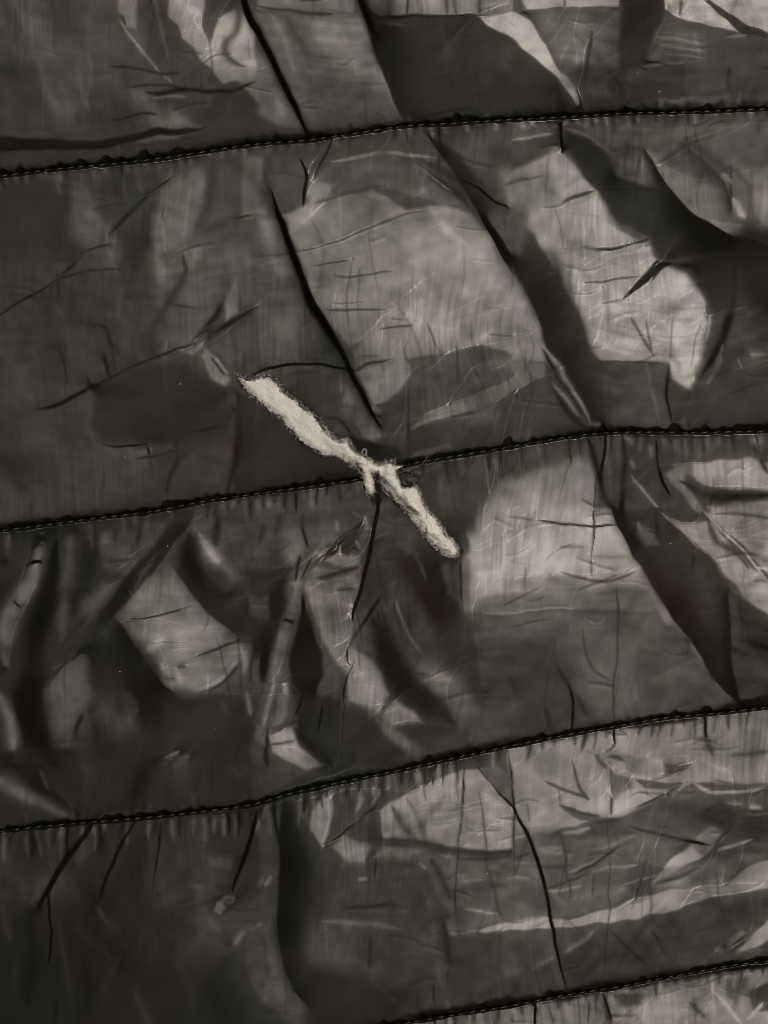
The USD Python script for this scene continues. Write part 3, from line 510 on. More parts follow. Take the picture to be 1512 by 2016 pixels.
F(132,[(1290,1075),(1400,980),(1512,870),(1700,760),(1700,900),(1512,990),(1420,1040)],8); L(108,[(1255,1035),(1360,958)],12); L(92,[(1205,1070),(1235,1068)],17); L(46,[(1290,1040),(1370,975)],8); L(76,[(900,1180),(1200,1100),(1500,1060)],10,.7)
F(98,[(-60,1440),(500,1340),(1000,1250),(1400,1180),(1700,1130),(1700,1900),(-60,1900)],9)
F(118,[(700,1400),(900,1330),(1100,1300),(1250,1400),(1000,1500),(800,1560)],25); F(60,[(600,1350),(740,1330),(760,1400),(640,1430)],18); F(66,[(1250,1230),(1380,1220),(1340,1400),(1280,1350)],18); L(134,[(1200,1320),(1300,1430),(1370,1510)],11); F(54,[(1400,1300),(1512,1230),(1700,1200),(1700,1400),(1430,1440)],12); L(132,[(1400,1490),(1480,1380)],12); L(60,[(1060,1380),(1150,1470)],20); L(54,[(540,1340),(590,1520)],17); L(46,[(20,1460),(10,1512)],9); L(58,[(460,1380),(450,1512)],8)
L(70,[(200,1400),(230,1512)],12)

# sharp creases and tucks
patch(0, 0, 1)
C([(470,-40),(486,20),(508,60),(545,140),(575,205),(604,272)],(5,6,7,7,6,4),.92)

C([(536,378),(552,420),(575,490),(602,562),(634,627),(664,690),(690,735),(717,785),(748,838)],(3,5,6,7,8,8,7,5,2),.92)
C([(700,-20),(724,40),(740,70)],7,.8)
patch(504, 0)
C([(270,960),(295,1040),(290,1130),(270,1225)],(5,11,12,8),.75); C([(445,825),(400,930),(325,1060)],(14,12,6),.75); C([(1220,1070),(1310,1120),(1400,1190),(1480,1228)],(8,9,7,4),.6)
patch(1008, 0)
C([(275,735),(283,830),(290,910)],(11,12,6)); C([(465,1470),(620,1462),(720,1432),(830,1408)],5,.5)
patch(0, 504)
C([(590,1115),(700,1126),(800,1122),(880,1105)],(3,6,6,3),.6)
patch(504, 504)
C([(-10,695),(60,656),(160,640),(330,640),(480,660),(590,668)],(9,12,9,8,8,5),.85); C([(590,665),(680,627),(810,598)],5,.5)
patch(1008, 504)
C([(830,1060),(840,1200),(880,1320),(920,1395)],(9,9,8,4),.6); C([(545,1030),(540,1180),(520,1260)],9,.7); C([(492,1300),(490,1540)],6,.5); 
C([(935,640),(920,820),(942,1020)],(4,7,8),.45)
patch(504, 1008)
C([(718,-70),(715,0),(692,120),(662,260),(627,370),(600,470),(570,560),(558,650)],(8,14,15,14,11,9,8,3),.95); C([(795,425),(720,520),(650,620),(590,730),(550,800),(545,880),(562,912)],(3,6,7,7,6,5,3),.8); C([(597,878),(555,950),(530,1020),(515,1090)],(3,8,7,5),.8); C([(515,1090),(512,1250),(508,1470)],4,.6)
C([(275,1065),(240,1160),(175,1265)],5,.6); C([(385,1150),(370,1220),(358,1290)],6,.6)
patch(1008, 1008)
C([(487,-20),(491,150),(483,290)],(7,7,3),.55); C([(160,50),(240,68),(340,75),(500,80),(630,62)],4,.6); C([(345,1040),(362,1150),(355,1330)],6,.7)
patch(0, 1512)
C([(565,310),(470,430),(380,540),(290,680),(215,810)],(16,17,15,13,5)); C([(800,310),(720,440),(640,620),(570,800)],(9,8,7,4),.7); C([(948,320),(930,520),(898,720)],(6,6,3),.5); C([(275,760),(290,920),(297,1070),(288,1160)],(4,8,8,3),.6); C([(1520,250),(1460,440),(1400,600),(1370,720)],(12,11,9,4))
C([(300,330),(120,380),(70,420)],5,.7)
patch(504, 1512)
C([(1238,-20),(1225,150),(1213,320),(1190,560),(1175,760),(1182,940)],(11,10,7,7,8,4),.5); C([(1322,150),(1350,350),(1367,550)],(4,7,4),.45); C([(716,515),(704,645)],5,.6); C([(677,625),(668,668)],5,.5); C([(1165,1215),(1142,1275)],6,.6); C([(1070,1280),(1058,1365)],6,.6); C([(985,1362),(940,1430)],6,.6)
C([(1310,-10),(1400,110),(1512,235),(1545,300),(1602,400),(1640,520),(1682,660),(1714,780),(1747,930),(1782,1100),(1825,1345)],(5,6,9,11,12,12,12,11,11,11,9),.62); C([(1508,-90),(1518,60),(1522,300),(1524,630)],(8,11,9,4),.55)
patch(1008, 1512)
C([(575,290),(575,560),(565,700),(570,900),(560,1050),(548,1300)],(3,4,5,6,7,6),.4); C([(130,1400),(132,1600)],8); C([(545,1340),(570,1420),(600,1512)],7,.7)
C([(600,-250),(603,-150)],7,.8); C([(1147,-300),(1155,-190)],9,.8)

SEAMS = [
 [(-200,366),(0,347),(120,332),(253,320),(333,310),(410,298),(500,284),(604,277),(704,262),(794,248),(880,244),(1004,236),(1125,230),(1241,223),(1358,221),(1508,215),(1720,204)],
 [(-200,1066),(0,1045),(83,1035),(167,1023),(300,1008),(400,987),(500,973),(604,959),(711,944),(811,912),(904,897),(1004,880),(1108,862),(1188,852),(1275,851),(1375,852),(1508,849),(1720,846)],
 [(-200,1655),(0,1637),(83,1627),(167,1620),(267,1612),(367,1602),(500,1585),(571,1562),(671,1540),(771,1520),(837,1505),(1004,1469),(1108,1448),(1208,1431),(1308,1413),(1408,1405),(1508,1393),(1720,1370)],
 [(-200,2150),(200,2115),(600,2050),(794,2015),(871,2002),(1004,1981),(1108,1960),(1225,1942),(1341,1919),(1441,1900),(1511,1892),(1720,1868)],
]
# ---- looks -----------------------------------------------------------------------
def look(name, nodes, links, surface='p.BSDF'): return usdkit.material(stage, '/World/Looks/' + name, nodes, links, surface=surface)
nylon = look('black_nylon', {
    'g': ('geometry', {}), 'n': ('noise_texture', {'scale': 17.0, 'detail': 2.0}),
    'r': ('rgb_ramp', {'ramp': [(.34, (.0092, .0106, .0074)), (.5, (.0122, .0102, .0086)), (.66, (.0180, .0100, .0088))]}),
    'm': ('mapping', {'scale': (2400., 1300., 1300.)}), 'w': ('noise_texture', {'scale': 1.0, 'detail': 2.0}),
    'b': ('bump', {'strength': .05, 'distance': .00015}),
    'p': ('principled_bsdf', {'roughness': .39, 'specular_ior_level': .8, 'specular_tint': (1.0, .965, .925)})},
    [('g.position', 'n.vector'), ('n.fac', 'r.fac'), ('r.color', 'p.base_color'), ('g.position', 'm.vector'), ('m.vector', 'w.vector'), ('w.fac', 'b.height'), ('b.normal', 'p.normal')])
cord_look = look('seam_cord', {'p': ('principled_bsdf', {'base_color': (.006, .0058, .0055), 'roughness': .8, 'specular_ior_level': .1})}, [])
thread_look = look('black_thread', {'p': ('principled_bsdf', {'base_color': (.011, .0105, .010), 'roughness': .45, 'specular_ior_level': .5})}, [])
grey_thread = look('grey_thread', {'p': ('principled_bsdf', {'base_color': (.16, .15, .13), 'roughness': .5})}, [])
fray_look = look('frayed_nylon', {'p': ('principled_bsdf', {'base_color': (.008, .0075, .007), 'roughness': .6, 'specular_ior_level': .3})}, [])
scrap_look = look('torn_nylon', {'p': ('principled_bsdf', {'base_color': (.022, .021, .0195), 'roughness': .55, 'specular_ior_level': .35})}, [])
wadding = look('white_wadding', {
    'g': ('geometry', {}), 'n': ('noise_texture', {'scale': 170.0, 'detail': 4.0}),
    'r': ('rgb_ramp', {'ramp': [(.3, (.80, .765, .69)), (.5, (.86, .825, .75)), (.7, (.89, .86, .79))]}),
    'w': ('noise_texture', {'scale': 2600.0, 'detail': 3.0}), 'b': ('bump', {'strength': .3, 'distance': .0002}),
    'p': ('principled_bsdf', {'roughness': .9, 'specular_ior_level': .15})},
    [('g.position', 'n.vector'), ('n.fac', 'r.fac'), ('r.color', 'p.base_color'), ('g.position', 'w.vector'), ('w.fac', 'b.height'), ('b.normal', 'p.normal')])
fibre_look = look('white_fibre', {'p': ('principled_bsdf', {'base_color': (.87, .84, .77), 'roughness': .7})}, [])

# ---- the outline of the tear -------------------------------------------------------
TEAR = np.array([(464,735),(478,741),(496,746),(512,743),(529,740),(543,750),(562,773),(586,790),(600,802),(615,814),(627,824),(642,845),(658,862),(668,869),(688,867),(696,884),(711,895),(726,905),(740,912),(754,913),(762,908),(774,908),(779,926),(783,944),(795,958),(810,955),(823,961),(828,984),(840,1004),(857,1021),(873,1047),(893,1067),(903,1084),(900,1095),(885,1095),(870,1087),(850,1067),(830,1044),(817,1021),(794,998),(771,978),(756,962),(745,948),(735,940),(718,930),(701,921),(675,902),(658,895),(635,895),(615,882),(595,869),(572,845),(556,822),(539,812),(519,796),(503,783),(483,763)], float)
def ragged(p, step=2.2, amp=1.5, seed=3):
    r = np.random.default_rng(seed); q = np.vstack([p, p[:1]]); s = np.r_[0, np.cumsum(np.hypot(*np.diff(q, axis=0).T))]
    u = np.arange(0, s[-1], step); c = np.stack([np.interp(u, s, q[:, k]) for k in (0, 1)], 1)
    t = np.roll(c, -1, 0) - np.roll(c, 1, 0); n = np.stack([t[:, 1], -t[:, 0]], 1); n /= np.linalg.norm(n, axis=1, keepdims=True) + 1e-9
    a = r.standard_normal(len(c)); a = .7 * a + .9 * gaussian_filter(r.standard_normal(len(c)), 2, mode='wrap') * 3
    return c + n * (amp * a)[:, None]
HOLE = ragged(TEAR)
FX, FY = np.arange(430, 941, 1.0), np.arange(700, 1131, 1.0)
def field(p):
    return signed(p, *np.meshgrid(FX, FY))
TEAR_F, HOLE_F = field(TEAR), field(HOLE)
def far(A, x, y):
    v = map_coordinates(A, [np.atleast_1d(y).astype(float) - FY[0], np.atleast_1d(x).astype(float) - FX[0]], order=1, mode='nearest'); return v.reshape(np.shape(np.atleast_1d(x)))

# ---- seams: pulled-in lines with little gathers --------------------------------------
def seam_y(k, x):
    p = np.array(SEAMS[k], float); return np.interp(x, p[:, 0], p[:, 1])
def seam_at(k, x):
    xs = np.linspace(-200, 1720, 481); ys = gaussian_filter(seam_y(k, xs), 5, mode='nearest'); return np.interp(x, xs, ys)
patch(0, 0, 1)
g = np.random.default_rng(21)
SPANS = {0: [(-40, 1560)], 1: [(-40, 706), (812, 1560)], 2: [(-40, 1560)], 3: [(640, 1560)]}
STITCHES = []
for k, spans in SPANS.items():
    for a, b in spans:
        xs = np.arange(a - 120, b + 120, 6.0)
        if k == 1: xs = np.arange(a - 120 if a < 0 else a, b if b < 1000 else b + 120, 6.0)
        L(17, np.stack([xs, seam_at(k, xs)], 1)[::4], 4.5, .95)
        L(36, np.stack([xs, seam_at(k, xs) - 8], 1)[::4], 8, .5)
        x = a + 8
        while x < b:
            y, e = float(seam_at(k, x)), float(seam_at(k, x + 12) - seam_at(k, x - 12)) / 24
            STITCHES.append((k, x, y, e)); m = x + 11 + g.normal(0, 1.5); ym = float(seam_at(k, m))
            up, dn = g.uniform(8, 26), g.uniform(12, 46 if k else 30); lean_x = g.normal(0, 3)
            big = 1.5 if k in (1, 2) else 1.0
            if g.random() < .75:
                L(20, [(m, ym - 2), (m + lean_x * .5, ym - up * g.uniform(.5, 1))], (6, 2.2), g.uniform(.5, .9))
            if g.random() < .7:
                L(28, [(m + 2, ym + 2), (m + lean_x, ym + dn * .7 * big)], (6, 2.5), g.uniform(.4, .8))
            if g.random() < .65:
                L(78 + 36 * (x > 800) * (k != 1) + g.uniform(0, 16), [(x, y + 8), (x + lean_x, y + dn * big)], (g.uniform(4, 8), 3), g.uniform(.4, .75))
            if g.random() < .3:
                L(64 + 22 * (x > 800), [(x, y - 8), (x + lean_x, y - up * 1.3)], (6, 3), .5)
            if g.random() < .16:
                C([(m, ym), (m + lean_x * 2, ym + dn * 1.4)], (4, 2), .4)
            x += 21.5 + g.normal(0, .8)
L(24, np.vstack([TEAR, TEAR[:1]]), 7, .6)
def M(v, p, w): OPS.append(('M', v, np.array(p, float), np.atleast_1d(np.array(w, float)), 1.0))
w_ = np.random.default_rng(77)             # small wrinkles all over the cloth
def short(x, y, deg, ln, bow):
    t = np.linspace(-.5, .5, 5); a = math.radians(deg); n = bow * (1 - 4 * t * t)
    return np.stack([x + ln * t * math.cos(a) - n * math.sin(a), y + ln * t * math.sin(a) + n * math.cos(a)], 1)
for _ in range(420):
    x, y = w_.uniform(-100, 1620), w_.uniform(-100, 2100)
    if w_.random() > (.25 + .75 * min(1, max(0, x / 1100)) * (.6 + .4 * (y > 1400))): continue
    deg, ln = w_.normal(-8, 15), w_.uniform(22, 95); p = short(x, y, deg, ln, w_.normal(0, 5)); w = w_.uniform(1.5, 3.2)
    M(-w_.uniform(.08, .34), p, w); M(w_.uniform(.05, .2), p + (0, 2.2 * w), w)
for _ in range(330):
    x, y = w_.uniform(-100, 1620), w_.uniform(-100, 2100)
    M(w_.choice([-1, -1, 1]) * w_.uniform(.08, .26), short(x, y, w_.normal(90, 7), w_.uniform(30, 130), w_.normal(0, 4)), w_.uniform(1.3, 2.8))
for _ in range(150):
    x, y = w_.uniform(-100, 1620), w_.uniform(-100, 2100)
    M(w_.choice([-1, 1]) * w_.uniform(.06, .2), short(x, y, w_.choice([60, 90, 115, 150, -20]) + w_.normal(0, 12), w_.uniform(40, 160), w_.normal(0, 12)), w_.uniform(4, 14))

tone, groove = paint()
tone = .62 * tone + .2 * gaussian_filter(tone, 1.3) + .12 * gaussian_filter(tone, 6) + .06 * gaussian_filter(tone, 16); tone = 68 + (tone - 68) * np.where(tone > 68, 1.16, 1.3)
XW, YW = np.meshgrid(GX, GY)
tone = 60 + (tone - 60) * (1 + .28 * sm((YW - 1030) / 90) * sm((1640 - YW) / 90) * sm((930 - XW) / 120))
XX, YG = np.meshgrid(GX, GY)
for k in range(4):                         # each channel swells between its seams
    d = YG - seam_at(k, GX)[None, :]; tone *= 1 - .16 * np.exp(-np.clip(-d, 0, None) / 38) * (d < 0) - .12 * np.exp(-np.clip(d, 0, None) / 16) * (d >= 0)
seam_dip = np.zeros_like(tone)
XX, YY = np.meshgrid(GX, GY)
for k in range(4):
    dy = YY - seam_at(k, GX)[None, :]; d = np.where(dy < 0, -dy, dy * 2.2); sw = 3.9 * (1 + .3 * np.clip(surface_noise((NX,), 50 + k, 4), -1.8, 2.4))[None, :]; up_ = (YY < seam_at(k, GX)[None, :]) * (.55 * np.clip(surface_noise((NX,), 90 + k, 3.0), 0, 1.6) ** 1.3)[None, :]; seam_dip = np.maximum(seam_dip, 20 * np.clip(1 - d / (1.7 * sw * (1 + up_)), 0, 1) ** 1.2)
# the cloth's own fine relief: slubs running up the cloth, small cross wrinkles, soft dents
bend = [np.arange(NY)[:, None] + 14 * surface_noise(tone.shape, 71, 60), np.arange(NX)[None, :] + 10 * surface_noise(tone.shape, 72, 45)]
def drawn(seed, sig): return map_coordinates(surface_noise(tone.shape, seed, sig), bend, order=1, mode='reflect')
vs = drawn(1, (11, .7)); vb = drawn(2, (12, 2.2)); hs = drawn(3, (1.0, 13)); hb = drawn(4, (2.4, 9)); bl = surface_noise(tone.shape, 5, 3.2); mk = np.clip(surface_noise(tone.shape, 6, 40) * .5 + .6, .1, 1.4); mk2 = np.clip(surface_noise(tone.shape, 8, 45) * .5 + .6, .1, 1.4)
lo = surface_noise(tone.shape, 9, 28); lo2 = surface_noise(tone.shape, 10, 9)
amp = np.clip((tone - 16) / 46, .35, 1)
tone = tone * (1 + amp * (.036 * vs * mk + .013 * vb * mk + .018 * hs * mk2 + .03 * hb * mk2 + .035 * bl + .05 * lo + .055 * lo2))
mx, my = mirror(); de = lean(tone) + groove; 
turn = np.radians(53.13 - 45 * sm((YW - 985) / 90) * sm((700 - XW) / 160))   # folds on the left run more upright
gx, gy = mx + de * np.cos(turn), my + de * np.sin(turn)
tilt = gx.mean(), gy.mean()
H = integrate(gx - tilt[0], gy - tilt[1], .4) + tilt[0] * (XX - 756) + tilt[1] * (1008 - YY) - seam_dip
H = refine(H, tone, mx, my, 70, 1 / (1 + (groove * 4 + seam_dip / 3) ** 2)); H -= np.median(H)

def sample(A, x, y):
    x, y = np.asarray(x, float), np.asarray(y, float)
    v = map_coordinates(A, [(np.atleast_1d(y) - Y0) / STEP, (np.atleast_1d(x) - X0) / STEP], order=1, mode='nearest')
    return v if x.ndim else float(v[0])
def height(x, y): return sample(H, x, y)
def place(x, y, h):                        # a measured spot and its height to metres
    z = np.asarray(h, float) * PX; k = 1 - z / CAM[2]
    return np.stack([(np.asarray(x, float) - 756) * PX * k, (1008 - np.asarray(y, float)) * PX * k, z], -1)

# ---- the jacket ------------------------------------------------------------------------
count = {}
def numbered(parent, name):
    c = count.get((parent, name), 0); count[(parent, name)] = c + 1
    return f'{parent}/{name}' + (f'_{c:03d}' if c else '')
def obj(name, mesh, mat, parent, smooth=True, label=None, kind=None):
    m = usdkit.mesh(stage, numbered(parent, name), mesh, mat, smooth=smooth); p = m.GetPrim()
    if label: p.SetCustomDataByKey('label', label)
    if kind: p.SetCustomDataByKey('kind', kind)
    return str(p.GetPath())
def curves(name, strands, widths, mat, parent, label=None, kind='stuff'):
    path = numbered(parent, name); c = UsdGeom.BasisCurves.Define(stage, path)
    c.CreateTypeAttr('linear'); c.CreateCurveVertexCountsAttr(Vt.IntArray([len(s) for s in strands]))
    c.CreatePointsAttr(Vt.Vec3fArray.FromNumpy(np.vstack(strands).astype(np.float32)))
    c.CreateWidthsAttr(Vt.FloatArray.FromNumpy(np.concatenate(widths).astype(np.float32))); c.SetWidthsInterpolation('vertex')
    UsdShade.MaterialBindingAPI.Apply(c.GetPrim()).Bind(mat)
    if label: c.GetPrim().SetCustomDataByKey('label', label)
    if kind: c.GetPrim().SetCustomDataByKey('kind', kind)
    return path

J = '/World/quilted_jacket'
jk = UsdGeom.Xform.Define(stage, J).GetPrim()
jk.SetCustomDataByKey('label', 'black quilted nylon puffer jacket, creased, with a ragged tear showing white filling'); jk.SetCustomDataByKey('category', 'jacket')

def channel(top, bottom, label=None, cut=False):
    yt, yb = top(GX), bottom(GX); rows = int(np.max(yb - yt) / STEP) + 1
    v = np.linspace(0, 1, rows)[:, None]; y = yt[None] + (yb - yt)[None] * v; x = np.broadcast_to(GX[None], y.shape)
    i = np.arange(rows * NX).reshape(rows, NX)
    f = np.stack([i[:-1, :-1], i[1:, :-1], i[1:, 1:], i[:-1, 1:]], -1).reshape(-1, 4)
    x, y = x.ravel().copy(), y.ravel().copy()
    tri = np.vstack([f[:, [0, 1, 2]], f[:, [0, 2, 3]]])
    if cut:
        lo_, hi_ = HOLE.min(0) - 8, HOLE.max(0) + 8
        n = np.nonzero((x > lo_[0]) & (x < hi_[0]) & (y > lo_[1]) & (y < hi_[1]))[0]
        d = np.full(len(x), -99.0); d[n] = far(HOLE_F, x[n], y[n])
        dense = HOLE
        near = n[np.abs(d[n]) < 1.5]
        if len(near):
            from scipy.spatial import cKDTree
            a = np.vstack([dense + (np.roll(dense, -1, 0) - dense) * t for t in (0, .25, .5, .75)])
            keep = np.abs(y[near] - np.clip(y[near], yt.min(), yb.max())) < 1
            q = a[cKDTree(a).query(np.stack([x[near], y[near]], 1))[1]]
            edge = (near // NX == 0) | (near // NX == rows - 1)
            q[edge, 1] = y[near][edge]
            x[near], y[near] = q[:, 0], q[:, 1]
        cx, cy = x[tri].mean(1), y[tri].mean(1); sel = (cx > lo_[0]) & (cx < hi_[0]) & (cy > lo_[1]) & (cy < hi_[1])
        inside = np.zeros(len(tri), bool); inside[sel] = far(HOLE_F, cx[sel], cy[sel]) > 0
        tri = tri[~inside]
    pts = place(x, y, height(x, y))
    used = np.unique(tri); re = np.full(len(pts), -1); re[used] = np.arange(len(used))
    obj('fabric_channel', (pts[used], re[tri]), nylon, J, True, label)
flat = lambda c: (lambda x: np.full(np.shape(x), float(c)))
sy = [lambda x, k=k: seam_at(k, x) for k in range(4)]
channel(flat(Y0), sy[0], 'topmost channel of cloth, crossed by two dark diagonal folds')
channel(sy[0], sy[1], 'cloth channel with the upper half of the tear', True)
channel(sy[1], sy[2], 'cloth channel with the lower end of the tear', True)
channel(sy[2], sy[3], 'cloth channel with many fine wrinkles and a long black crease')
channel(sy[3], flat(Y1), 'lowest strip of cloth at the bottom edge')

# stitches of each seam lie in its furrow
def capsule(p, q, r, sides=6):
    p, q = np.array(p), np.array(q); d = q - p; ln = np.linalg.norm(d); d /= ln
    a = np.cross(d, [0, 0, 1.0]); a /= np.linalg.norm(a); b = np.cross(d, a)
    prof = [(0, .25), (.1, .75), (.3, 1), (.7, 1), (.9, .75), (1, .25)]; ang = np.arange(sides) / sides * 2 * np.pi
    v = np.vstack([p + d * ln * t + r * s * (np.cos(ang)[:, None] * a + np.sin(ang)[:, None] * b) + np.array([0, 0, .8 * r * math.sin(math.pi * t)]) for t, s in prof])
    f = [[i * sides + j, i * sides + (j + 1) % sides, (i + 1) * sides + (j + 1) % sides, (i + 1) * sides + j] for i in range(len(prof) - 1) for j in range(sides)]
    tri = np.vstack([np.array(f)[:, [0, 1, 2]], np.array(f)[:, [0, 2, 3]], [[0, j + 1, j] for j in range(1, sides - 1)], [[len(v) - sides, len(v) - sides + j, len(v) - sides + j + 1] for j in range(1, sides - 1)]])
    return v, tri
def ribbon_tube(x, y, h, r, sides=6):
    c = place(x, y, h); t = np.gradient(c, axis=0); t /= np.linalg.norm(t, axis=1, keepdims=True)
    a = np.cross(t, [0, 0, 1.0]); a /= np.linalg.norm(a, axis=1, keepdims=True); b = np.cross(t, a); ang = np.arange(sides) / sides * 2 * np.pi
    r = np.broadcast_to(r, len(c))
    v = (c[:, None] + r[:, None, None] * (np.cos(ang)[None, :, None] * a[:, None] + np.sin(ang)[None, :, None] * b[:, None])).reshape(-1, 3)
    i, j = np.meshgrid(np.arange(len(c) - 1), np.arange(sides), indexing='ij')
    q = np.stack([i * sides + j, i * sides + (j + 1) % sides, (i + 1) * sides + (j + 1) % sides, (i + 1) * sides + j], -1).reshape(-1, 4)
    return v, np.vstack([q[:, [0, 1, 2]], q[:, [0, 2, 3]]])
SEAM_LABEL = ['topmost stitched seam, its thread glinting at the left', 'stitched seam cut through by the tear', 'stitched seam below the tear', 'lowest stitched seam, at the bottom right']
sr = np.random.default_rng(5)
for k in range(4):
    parts = []
    for a, b in ([(-150, 700), (815, 1660)] if k == 1 else [(-150, 1660)]):
        xs = np.arange(a, b, 5.0); ys = seam_at(k, xs); parts.append(ribbon_tube(xs, ys, height(xs, ys) + .4, 1.5 * PX))
    v = np.vstack([p[0] for p in parts]); f = np.vstack([p[1] + sum(len(q[0]) for q in parts[:n]) for n, p in enumerate(parts)])
    s = obj('seam', (v, f), cord_look, J, True, SEAM_LABEL[k])
    for kk, x, y, e in STITCHES:
        if kk == k:
            l = 8.2 + sr.normal(0, .5); t = sr.normal(.06, .05) - e
            xa, ya, xb, yb = x - l, y + t * l + e * 0, x + l, y - t * l
            ya, yb = y - l * e + 1.1, y + l * e - 1.1
            obj('stitch', capsule(place(xa, ya, height(xa, ya) + 2.6), place(xb, yb, height(xb, yb) + 3.2), (2.2 + sr.normal(0, .15)) * PX), thread_look, s, True)

# white wadding in the tear
NOISES = {}
def span_noise(x, y, seed, sig):
    
    if seed not in NOISES: NOISES[seed] = surface_noise((400, 400), seed, sig)
    n = NOISES[seed]; return map_coordinates(n, [(y - 680) % 400, (x - 440) % 400], order=1, mode='wrap')
Hs = gaussian_filter(H, 9)
def base_h(x, y): return sample(Hs, x, y)
def fill_h(x, y):
    d = far(TEAR_F, x, y); t = np.clip((x - 640) / 80, 0, 1)
    flatpart = -10 + 4.5 * sm((d + 3) / 14); puff = -5 + 15 * sm((d + 5) / 20)
    h = flatpart * (1 - t) + puff * t - 10 * sm((-d - 2) / 12)
    lump = (.5 + 2.4 * t) * span_noise(x, y, 31, 6) + (.3 + .5 * t) * span_noise(x, y, 32, 3) + (.12 + .22 * t) * span_noise(x, y, 33, .9)
    ridge = 3.0 * np.exp(-(((x - 589) * .55 + (y - 829) * .83) / 5) ** 2) * (1 - t)
    return base_h(x, y) + h + lump + ridge
gx_, gy_ = np.arange(440, 926, 1.5), np.arange(712, 1118, 1.5); X_, Y_ = np.meshgrid(gx_, gy_)
dd = far(TEAR_F, X_, Y_); idx = np.arange(X_.size).reshape(X_.shape)
q = np.stack([idx[:-1, :-1], idx[1:, :-1], idx[1:, 1:], idx[:-1, 1:]], -1).reshape(-1, 4); q = q[(dd.ravel()[q] > -16).all(1)]
tri = np.vstack([q[:, [0, 1, 2]], q[:, [0, 2, 3]]]); used = np.unique(tri); re = np.full(X_.size, -1); re[used] = np.arange(len(used))
pts = place(X_, Y_, fill_h(X_, Y_)).reshape(-1, 3)
fill = obj('filling', (pts[used], re[tri]), wadding, J, True, 'cream white fluffy wadding showing through the tear')

# a twisted wisp of it hangs over the cut seam
wp, wr = smooth_line(np.array([(706,902),(716,914),(722,934),(727,954),(732,972)], float), np.array([7, 9, 8.5, 9.5, 6.5]), 9)
wn = np.random.default_rng(12)
wv, wf = ribbon_tube(wp[:, 0], wp[:, 1], base_h(wp[:, 0], wp[:, 1]) + 9 - 3 * np.linspace(0, 1, len(wp)), wr * PX * np.r_[np.ones(len(wp) - 3), .85, .6, .25], 18)
wv = wv + gaussian_filter(wn.standard_normal((len(wp), 18, 3)), (1.0, .8, 0), mode=('nearest', 'wrap', 'nearest')).reshape(-1, 3) * 3.0 * PX
obj('wisp', (wv, wf), wadding, fill, True, 'twisted wisp of white wadding hanging down over the cut seam')

hr = np.random.default_rng(41)
def hair(x, y, h, ang, length, lift, n=5, curl=1.0):
    t = np.linspace(0, 1, n); bend = hr.normal(0, .9 * curl)
    a = ang + bend * t; dx, dy = np.cumsum(np.cos(a)) * length / n, np.cumsum(np.sin(a)) * length / n
    dx -= dx[0]; dy -= dy[0]
    return place(x + dx, y + dy, h + lift * np.sin(t * math.pi * hr.uniform(.4, .9)))
strands, widths = [], []
edge = ragged(TEAR, 1.0, 1.0, 9)
for p in edge:                               # fuzz along the edge of the tear
    for _ in range(1 if p[0] < 640 else 3):
        ang = hr.uniform(0, 2 * math.pi); l = abs(hr.normal(3.4, 2.2)) + 1.2; x, y = p + hr.normal(0, 1.4, 2)
        strands.append(hair(x, y, max(float(fill_h(np.array([x]), np.array([y]))[0]), float(height(x, y)) - 1) + .5, ang, l, hr.uniform(1, 4))); widths.append(np.linspace(.6, .3, 5) * PX)
n = 0
while n < 450:                              # and over its face
    x, y = hr.uniform(460, 906), hr.uniform(732, 1100)
    if far(TEAR_F, x, y)[0] > 1 and (x > 650 or hr.random() < .15):
        n += 1; strands.append(hair(x, y, float(fill_h(np.array([x]), np.array([y]))[0]) + .2, hr.uniform(0, 6.28), hr.uniform(4, 12), hr.uniform(.5, 3.5))); widths.append(np.linspace(.55, .3, 5) * PX)
for _ in range(420):                         # the wisp's own fuzz
    i = hr.integers(0, len(wp)); x, y = wp[i] + hr.normal(0, wr[i] * .55, 2)
    strands.append(hair(x, y, float(base_h(x, y)) + hr.uniform(4, 15), hr.uniform(0, 6.28), hr.uniform(4, 11), hr.uniform(0, 3))); widths.append(np.linspace(.55, .3, 5) * PX)
curves('fibres', strands, widths, fibre_look, fill)

strands, widths = [], []                     # frayed threads of the cloth round the tear
for p in ragged(TEAR, 1.2, 1.2, 14):
    near = abs(p[0] - 745) < 60
    for _ in range(2 if near else (1 if hr.random() < .55 else 0)):
        ang = hr.uniform(0, 6.28); l = abs(hr.normal(4.5, 2.5)) + 1.5
        strands.append(hair(p[0], p[1], float(height(*p)) + 1.2, ang, l, hr.uniform(.5, 3))); widths.append(np.linspace(.9, .4, 5) * PX)
for _ in range(260):                         # dark tuft between wisp and wadding
    x, y = hr.normal(743, 5), hr.uniform(925, 985)
    strands.append(hair(x, y, float(base_h(x, y)) + hr.uniform(4, 12), hr.normal(1.5, .8), hr.uniform(5, 14), hr.uniform(0, 4))); widths.append(np.linspace(.9, .4, 5) * PX)
curves('frayed_edge', strands, widths, fray_look, J, 'short black threads fraying from the edge of the tear')

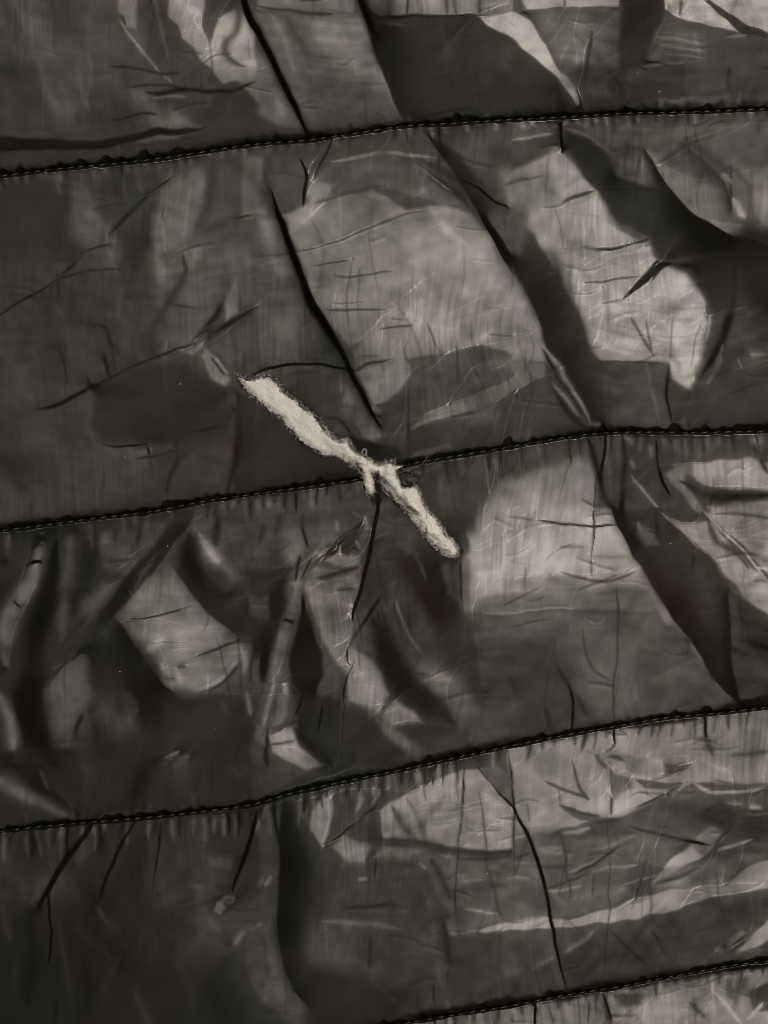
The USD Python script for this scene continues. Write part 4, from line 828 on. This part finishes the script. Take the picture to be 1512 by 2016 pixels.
# scraps of torn cloth and loose threads by the cut seam
def scrap(outline, lift, seed):
    o = np.array(outline, float); x, y = np.meshgrid(np.arange(o[:, 0].min() - 2, o[:, 0].max() + 2, 1.2), np.arange(o[:, 1].min() - 2, o[:, 1].max() + 2, 1.2))
    rg = ragged(o, 1.5, .8, seed); ins = signed(rg, x, y) > 0; nz = surface_noise(x.shape, seed, 5.0) * 1.6 + surface_noise(x.shape, seed + 1, 2.0) * .4
    p = place(x, y, base_h(x, y) + lift + nz).reshape(-1, 3); i = np.arange(x.size).reshape(x.shape)
    q = np.stack([i[:-1, :-1], i[1:, :-1], i[1:, 1:], i[:-1, 1:]], -1).reshape(-1, 4); q = q[ins.ravel()[q].all(1)]
    t = np.vstack([q[:, [0, 1, 2]], q[:, [0, 2, 3]]]); u = np.unique(t); r = np.full(x.size, -1); r[u] = np.arange(len(u))
    return p[u], r[t]
obj('torn_scrap', scrap([(782,934),(792,926),(806,930),(818,922),(831,928),(829,944),(816,955),(803,960),(789,950)], 9, 61), scrap_look, J, True, 'crumpled black scrap of torn cloth over the filling by the cut seam')
for pth, col, lab in (([(780,927),(790,921),(803,926),(817,922),(832,912),(842,898)], grey_thread, 'loose grey thread curling up from the cut end of the seam'), ([(781,935),(793,929),(806,927),(811,935),(803,938)], grey_thread, 'short grey thread end looped on the torn scrap'), ([(712,893),(716,884),(722,887),(720,897)], fibre_look, 'white fibre loop standing above the tear'), ([(806,928),(825,920),(846,917),(858,905)], thread_look, 'black thread pulled from the cut seam')):
    p, w = smooth_line(np.array(pth, float), np.array([.7]), 7)
    obj('loose_thread', ribbon_tube(p[:, 0], p[:, 1], base_h(p[:, 0], p[:, 1]) + 11 + 3 * np.sin(np.linspace(0, 3, len(p))), .7 * PX, 5), col, J, True, lab)

# a few specks of lint on the cloth
sp = []
for x, y in [(236,1322),(424,1434),(1255,142),(1298,180),(330,1075),(615,319),(712,1325),(1036,985),(1044,998),(355,756),(428,712),(1320,1070),(246,900),(960,1720)]:
    s = trimesh.creation.icosphere(1, hr.uniform(.9, 1.5) * PX); s.vertices *= (1, hr.uniform(.6, 1), .6); s.apply_translation(place(x, y, height(x, y) + .6).ravel()); sp.append(s)
lint = usdkit.mesh(stage, '/World/lint', trimesh.util.concatenate(sp), fibre_look, smooth=True).GetPrim()
for kk, vv in (('label', 'tiny pale specks of lint scattered on the black jacket cloth'), ('category', 'lint'), ('kind', 'stuff')): lint.SetCustomDataByKey(kk, vv)
